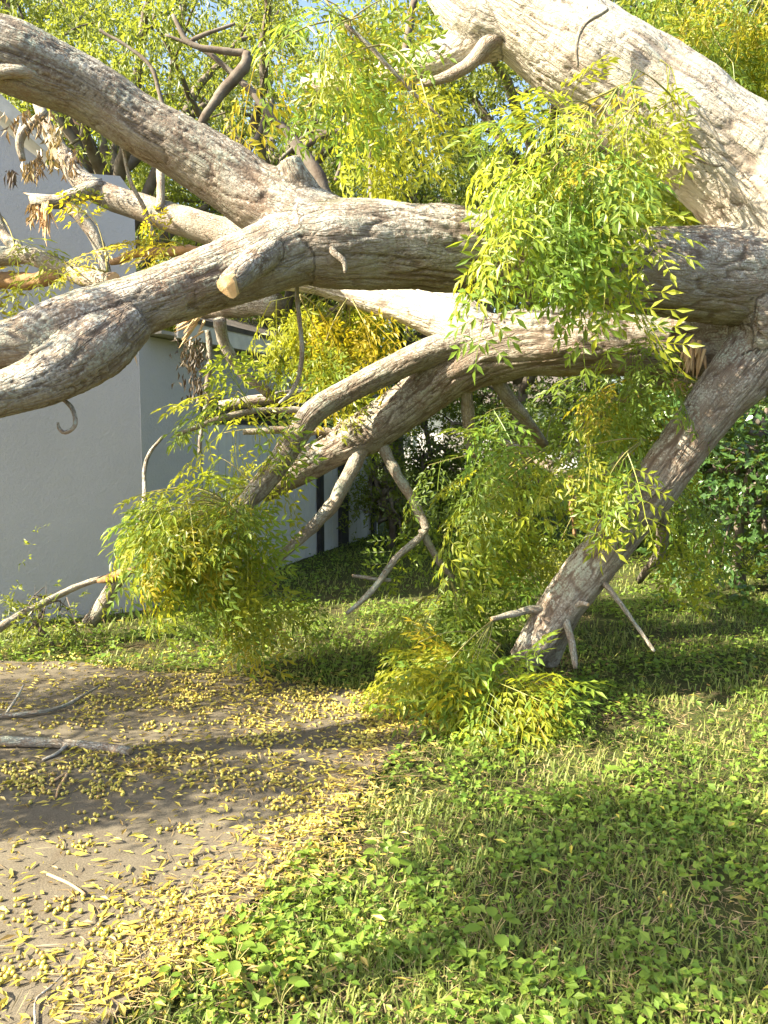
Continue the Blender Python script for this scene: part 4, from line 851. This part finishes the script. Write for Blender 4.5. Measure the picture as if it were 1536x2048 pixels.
# ------------------------------------------------------------------ trees and shrubs behind
def garden_tree(name, label, pos, height, spread, base_z, n_leaf, mat, seed, leaf=0.085, trunk_r=0.14, droop=0.8, cat='tree', group='trees behind the fallen tree', limbs=12, clump=0.68, tall_clump=1.0, bark='bark_far', wide=0.36):
    rs = np.random.default_rng(seed); x, y = pos; n_leaf = int(n_leaf*(2.8 if cat == 'tree' else 1.3))
    root = empty(name, (x, y, -0.03), label, cat, group)
    t = np.linspace(0, 1, 9); th = height*0.72
    tr = np.stack([0.25*np.sin(t*3+seed)*t, 0.25*np.cos(t*2.3+seed)*t, th*t], 1)
    V, F, cf = tube(tr, trunk_r*(1.15-0.85*t), 9, seed, 0.08); link('trunk', mesh_np('trunk', V, np.vstack([F, cf]), [M[bark]], True), root)
    tips = []
    for k in range(limbs):
        u = rs.uniform(0.18 if base_z < 1.2 else (0.3 if base_z < 4.7 else 0.92), 0.98); b = np.array([np.interp(u, t, tr[:, j]) for j in range(3)])
        a = 2*np.pi*k/limbs + rs.uniform(-.4, .4); r = spread*rs.uniform(0.65, 1.0); ez = np.clip(b[2] + rs.uniform(*((0.1, 0.42) if cat == 'tree' else (-0.45, 0.35)))*height, base_z, height*0.97)
        e = np.array([math.cos(a)*r, math.sin(a)*r, ez]); m = (b+e)/2 + np.array([0, 0, 0.12*height])
        s = np.linspace(0, 1, 9)[:, None]; P = b*(1-s)**2 + 2*m*s*(1-s) + e*s*s; P[1:-1] += rs.normal(0, 0.05, (7, 3)); parts = []
        V, F, cf = tube(P, trunk_r*0.55*(1.05-0.9*s[:, 0])+min(0.008, trunk_r*0.1), 7, seed+k, 0.1); parts.append((V, np.vstack([F, cf])))
        for w in range(5):
            i = rs.integers(2, 9); c = P[i]; d = unit(rs.normal(0, 1, 3) + np.array([math.cos(a), math.sin(a), 0.2])); l = spread*rs.uniform(0.25, 0.5)
            Q = np.array([c, c+d*l*0.5+[0, 0, 0.08*l], c+d*l+[0, 0, -0.1*l*droop]]); Q[:, 2] = Q[:, 2].clip(base_z*(0.8 if base_z < 4.7 else 0.95), height)
            V, F, cf = tube(catmull(Q, 3), np.linspace(0.022, 0.006, 7)*min(1, trunk_r/0.09), 5, k); parts.append((V, np.vstack([F, cf])))
            tips += [Q[2], Q[1], (Q[1]+Q[2])/2 + rs.normal(0, 0.15, 3)]
        tips += [e, P[6], P[7]]
        link('branch', mesh_np('branch', *merge(parts), [M[bark]], True), root)
    tips = np.array(tips); nt = len(tips)
    # leaves hang in short sprays gathered in clumps at the branch tips
    ns = n_leaf//9; ci = rs.integers(0, nt, ns); csz = clump*rs.uniform(0.5, 1.35, nt)
    g = rs.normal(0, 1, (ns, 3)); g *= (rs.random(ns)**0.4/np.linalg.norm(g, axis=1))[:, None]
    so = tips[ci] + g*csz[ci][:, None]*[1, 1, 0.75*tall_clump]
    sdir = unit(rs.normal(0, 0.6, (ns, 3)) + unit(so - tips.mean(0))*0.5 + np.array([0, 0, -droop])); slen = rs.uniform(0.15, 0.34, ns)*(leaf/0.085)
    u = np.tile(np.linspace(0.1, 1, 9), ns); si = np.repeat(np.arange(ns), 9); n = len(si)
    P = so[si] + sdir[si]*(u*slen[si])[:, None]; D = unit(sdir[si]*0.6 + rs.normal(0, 0.55, (n, 3)) + np.array([0, 0, -0.35*droop])); 
    P[:, 2] = P[:, 2].clip(0.05)
    Nn = rs.normal(0, 0.5, (n, 3)) + np.array([-0.3, -0.3, 0.8]); L = leaf*rs.uniform(0.7, 1.25, n)
    V, F = leaf_simple(P, D, Nn, L, L*wide*rs.uniform(0.8, 1.2, n), 0.15)
    tint = np.clip(rs.normal(0.45, 0.2, n) + 0.3*np.repeat(rs.normal(0, 1, nt)[ci], 9)*0.6, 0, 1)
    link('crown', mesh_np('crown', V, F, [M[mat]], False, {'tint': np.repeat(tint, 4)}), root); return root
def X(px, d): return ((px-W0/2)/FPX*d, d)
T = garden_tree
T('background_tree', 'yellow-green tree rising behind the house roof at the upper left', X(250, 11.5), 8.6, 3.2, 2.6, 15000, 'crown_a', 1, leaf=0.08)
T('background_tree', 'tall tree whose crown fills the upper left corner behind the raised limb', X(20, 15), 11.5, 4.0, 3.5, 15000, 'crown_a', 2, leaf=0.095)
airy = T('background_tree', 'airy tree with dark forked branches against the sky above the main fork', X(560, 12.5), 8.2, 3.0, 2.2, 10000, 'crown_a', 3, leaf=0.08, limbs=12, clump=0.6)
T('background_tree', 'dark leafy tree behind the middle of the main limb', X(800, 14.5), 7.2, 3.0, 1.6, 15000, 'crown_b', 4, leaf=0.09)
T('background_tree', 'tree behind the hanging leaf spray, above the second limb', X(1040, 12.0), 7.6, 3.0, 1.8, 15000, 'crown_a', 5, leaf=0.085)
T('background_tree', 'bright tree behind the leaning limb at the upper right', X(1330, 11.5), 8.4, 3.2, 1.8, 18000, 'crown_a', 6, leaf=0.085)
T('background_tree', 'tree at the far right edge behind the trunk', X(1640, 12.5), 9.0, 3.6, 2.0, 15000, 'crown_b', 7, leaf=0.09)
T('background_tree', 'distant tall tree seen between the limbs near the top centre', X(700, 22), 13.5, 4.6, 4.5, 13000, 'crown_a', 8, leaf=0.12)
T('background_tree', 'distant dark tree standing beyond the far lawn, right of centre', X(1180, 24), 11.0, 5.0, 2.0, 14000, 'crown_b', 9, leaf=0.14)
T('background_tree', 'distant pale tree seen under the raised limb at the upper left', X(330, 24), 14.5, 4.8, 4.0, 13000, 'crown_a', 11, leaf=0.13)
T('background_tree', 'distant dark tree beyond the white fence', X(520, 19), 8.0, 4.2, 2.2, 13000, 'crown_b', 10, leaf=0.12)
for q in [[(370, 300, 8.0, 14), (400, 245, 8.0, 16), (440, 185, 8.0, 22), (485, 135, 8.0, 24), (492, 105, 8.0, 16)],
          [(492, 105, 8.0, 15), (430, 100, 8.0, 14), (375, 82, 8.0, 11), (345, 30, 8.0, 8)], [(380, 85, 8.0, 9), (400, 72, 8.0, 9), (470, 46, 8.0, 6)],
          [(660, 400, 8.2, 28), (620, 330, 8.2, 26), (590, 285, 8.2, 22), (540, 230, 8.2, 18), (490, 170, 8.2, 14), (420, 110, 8.2, 9), (330, 70, 8.2, 5)],
          [(600, 300, 8.2, 16), (640, 272, 8.2, 13), (690, 255, 8.2, 11), (740, 225, 8.2, 7)], [(535, 225, 8.2, 10), (515, 270, 8.2, 12), (495, 300, 8.2, 12), (490, 330, 8.2, 8)],
          [(560, 320, 8.2, 7), (610, 270, 8.2, 8), (640, 262, 8.2, 8), (700, 272, 8.2, 5)], [(690, 300, 8.2, 5), (680, 330, 8.2, 8), (670, 360, 8.2, 8)], [(740, 270, 8.2, 5), (738, 330, 8.2, 8), (742, 400, 8.2, 9)],
          [(200, 60, 8.0, 6), (290, 120, 8.0, 8), (320, 190, 8.0, 9), (330, 280, 8.0, 9)], [(830, 0, 7.5, 14), (815, 60, 7.5, 16), (805, 140, 7.5, 18)]]:
    branch(q, mat='bark_far', parent=airy, sides=8)
sh = dict(cat='shrub', group='dark shrubs behind the fallen tree', trunk_r=0.06, droop=0.3)
T('garden_shrub', 'dark shrub at the far end of the white fence', X(880, 12.8), 2.6, 0.9, 0.2, 7000, 'crown_b', 21, leaf=0.075, clump=0.4, **sh)
T('garden_shrub', 'tall dark shrub behind the leaf tangle under the second limb', X(1010, 12.5), 3.3, 1.3, 0.3, 9000, 'crown_b', 22, leaf=0.085, clump=0.5, **sh)
T('garden_shrub', 'dark green shrub behind the hanging limb', X(1190, 11.0), 2.8, 1.3, 0.2, 9000, 'crown_b', 23, leaf=0.08, clump=0.5, **sh)
T('garden_shrub', 'glossy round-leaved shrub at the right edge beside the hanging limb', X(1490, 8.6), 2.6, 1.0, 0.1, 6500, 'crown_c', 24, leaf=0.085, clump=0.42, wide=0.62, **sh)
T('garden_shrub', 'dense dark shrub at the right edge behind the glossy shrub', X(1560, 10.5), 4.2, 1.9, 0.1, 13000, 'crown_b', 25, leaf=0.085, clump=0.6, **sh)
T('garden_shrub', 'dark shrub right of the hanging limb, further back on the lawn', X(1370, 12.5), 2.6, 1.2, 0.1, 8000, 'crown_b', 26, leaf=0.085, clump=0.5, **sh)
T('garden_shrub', 'small yellowish shrub against the fence end', X(782, 11.6), 1.5, 0.4, 0.1, 2600, 'crown_a', 27, leaf=0.07, clump=0.28, **sh)
T('garden_shrub', 'low leafy sprout at the foot of the house wall beside the snapped branch', X(95, 6.2), 0.62, 0.30, 0.08, 500, 'crown_a', 28, leaf=0.05, clump=0.14, limbs=4, **{**sh, 'trunk_r': 0.012, 'group': 'sprouts by the house'})
# unseen tree added left of the camera, its crown shaped to shade the lawn
T('background_tree', 'unseen tree added beyond the left side to cast shade on the lawn', (-4.45, 0.66), 5.0, 0.42, 4.8, 1800, 'crown_a', 31, leaf=0.09, limbs=6, clump=0.26, tall_clump=0.5, trunk_r=0.05)
# neighbour house far off
M['far_wall'] = mat_plain('far_white_wall', (0.78, 0.76, 0.74), (0.70, 0.68, 0.66), 2, 0.8); M['far_glass'] = mat_plain('far_window', (0.06, 0.07, 0.08), (0.09, 0.10, 0.11), 3, 0.15, 0.05)
nh = empty('neighbour_house', (3.4, 36, 0), 'small white house far away, glimpsed between the limbs', 'house')
child('wall', mesh_np('wall', *box(3.4, 38.2, 1.35, 11, 4.4, 2.8), [M['far_wall']]), nh)
rv = np.array([[-2.6, 35.4, 2.76], [9.4, 35.4, 2.76], [9.4, 38.2, 4.3], [-2.6, 38.2, 4.3], [9.4, 41, 2.76], [-2.6, 41, 2.76]])
child('roof', mesh_np('roof', rv, [[0, 1, 2], [0, 2, 3], [3, 2, 4], [3, 4, 5], [0, 3, 5], [1, 4, 2]], [M['shingle']]), nh)
for wx in (0.6, 5.2, 7.4):
    w = child('window', mesh_np('window', *box(wx, 35.97, 1.5, 1.1, 0.05, 1.2), [M['far_glass']]), nh)
    fr = mesh_np('window_frame', *merge([box(wx, 35.95, 2.13, 1.26, 0.07, 0.07), box(wx, 35.95, 0.87, 1.26, 0.07, 0.07), box(wx-0.59, 35.95, 1.5, 0.07, 0.07, 1.2), box(wx+0.59, 35.95, 1.5, 0.07, 0.07, 1.2)]), [M['far_wall']]); child('window_frame', fr, w)
child('door', mesh_np('door', *box(3.0, 35.97, 1.0, 0.95, 0.06, 2.05), [M['soffit']]), nh)
# distant belt of trees closing the horizon
rs = np.random.default_rng(77); n = 26000
ang_ = rs.uniform(-0.75, 0.75, n); dd_ = rs.uniform(48, 60, n); hx = 5.5 + 2.5*np.sin(ang_*23) + 1.5*np.sin(ang_*57+1)
P = np.stack([np.sin(ang_)*dd_, np.cos(ang_)*dd_, rs.random(n)**0.8*hx], 1)
V, F = leaf_simple(P, rs.normal(0, 1, (n, 3)), rs.normal(0, 1, (n, 3)), rs.uniform(0.35, 0.8, n), rs.uniform(0.25, 0.5, n), 0.2)
tag(link('treeline', mesh_np('treeline', V, F, [M['crown_b']], False, {'tint': np.repeat(rs.random(n), 4)})), 'distant belt of dark trees along the horizon', 'treeline', kind='stuff')
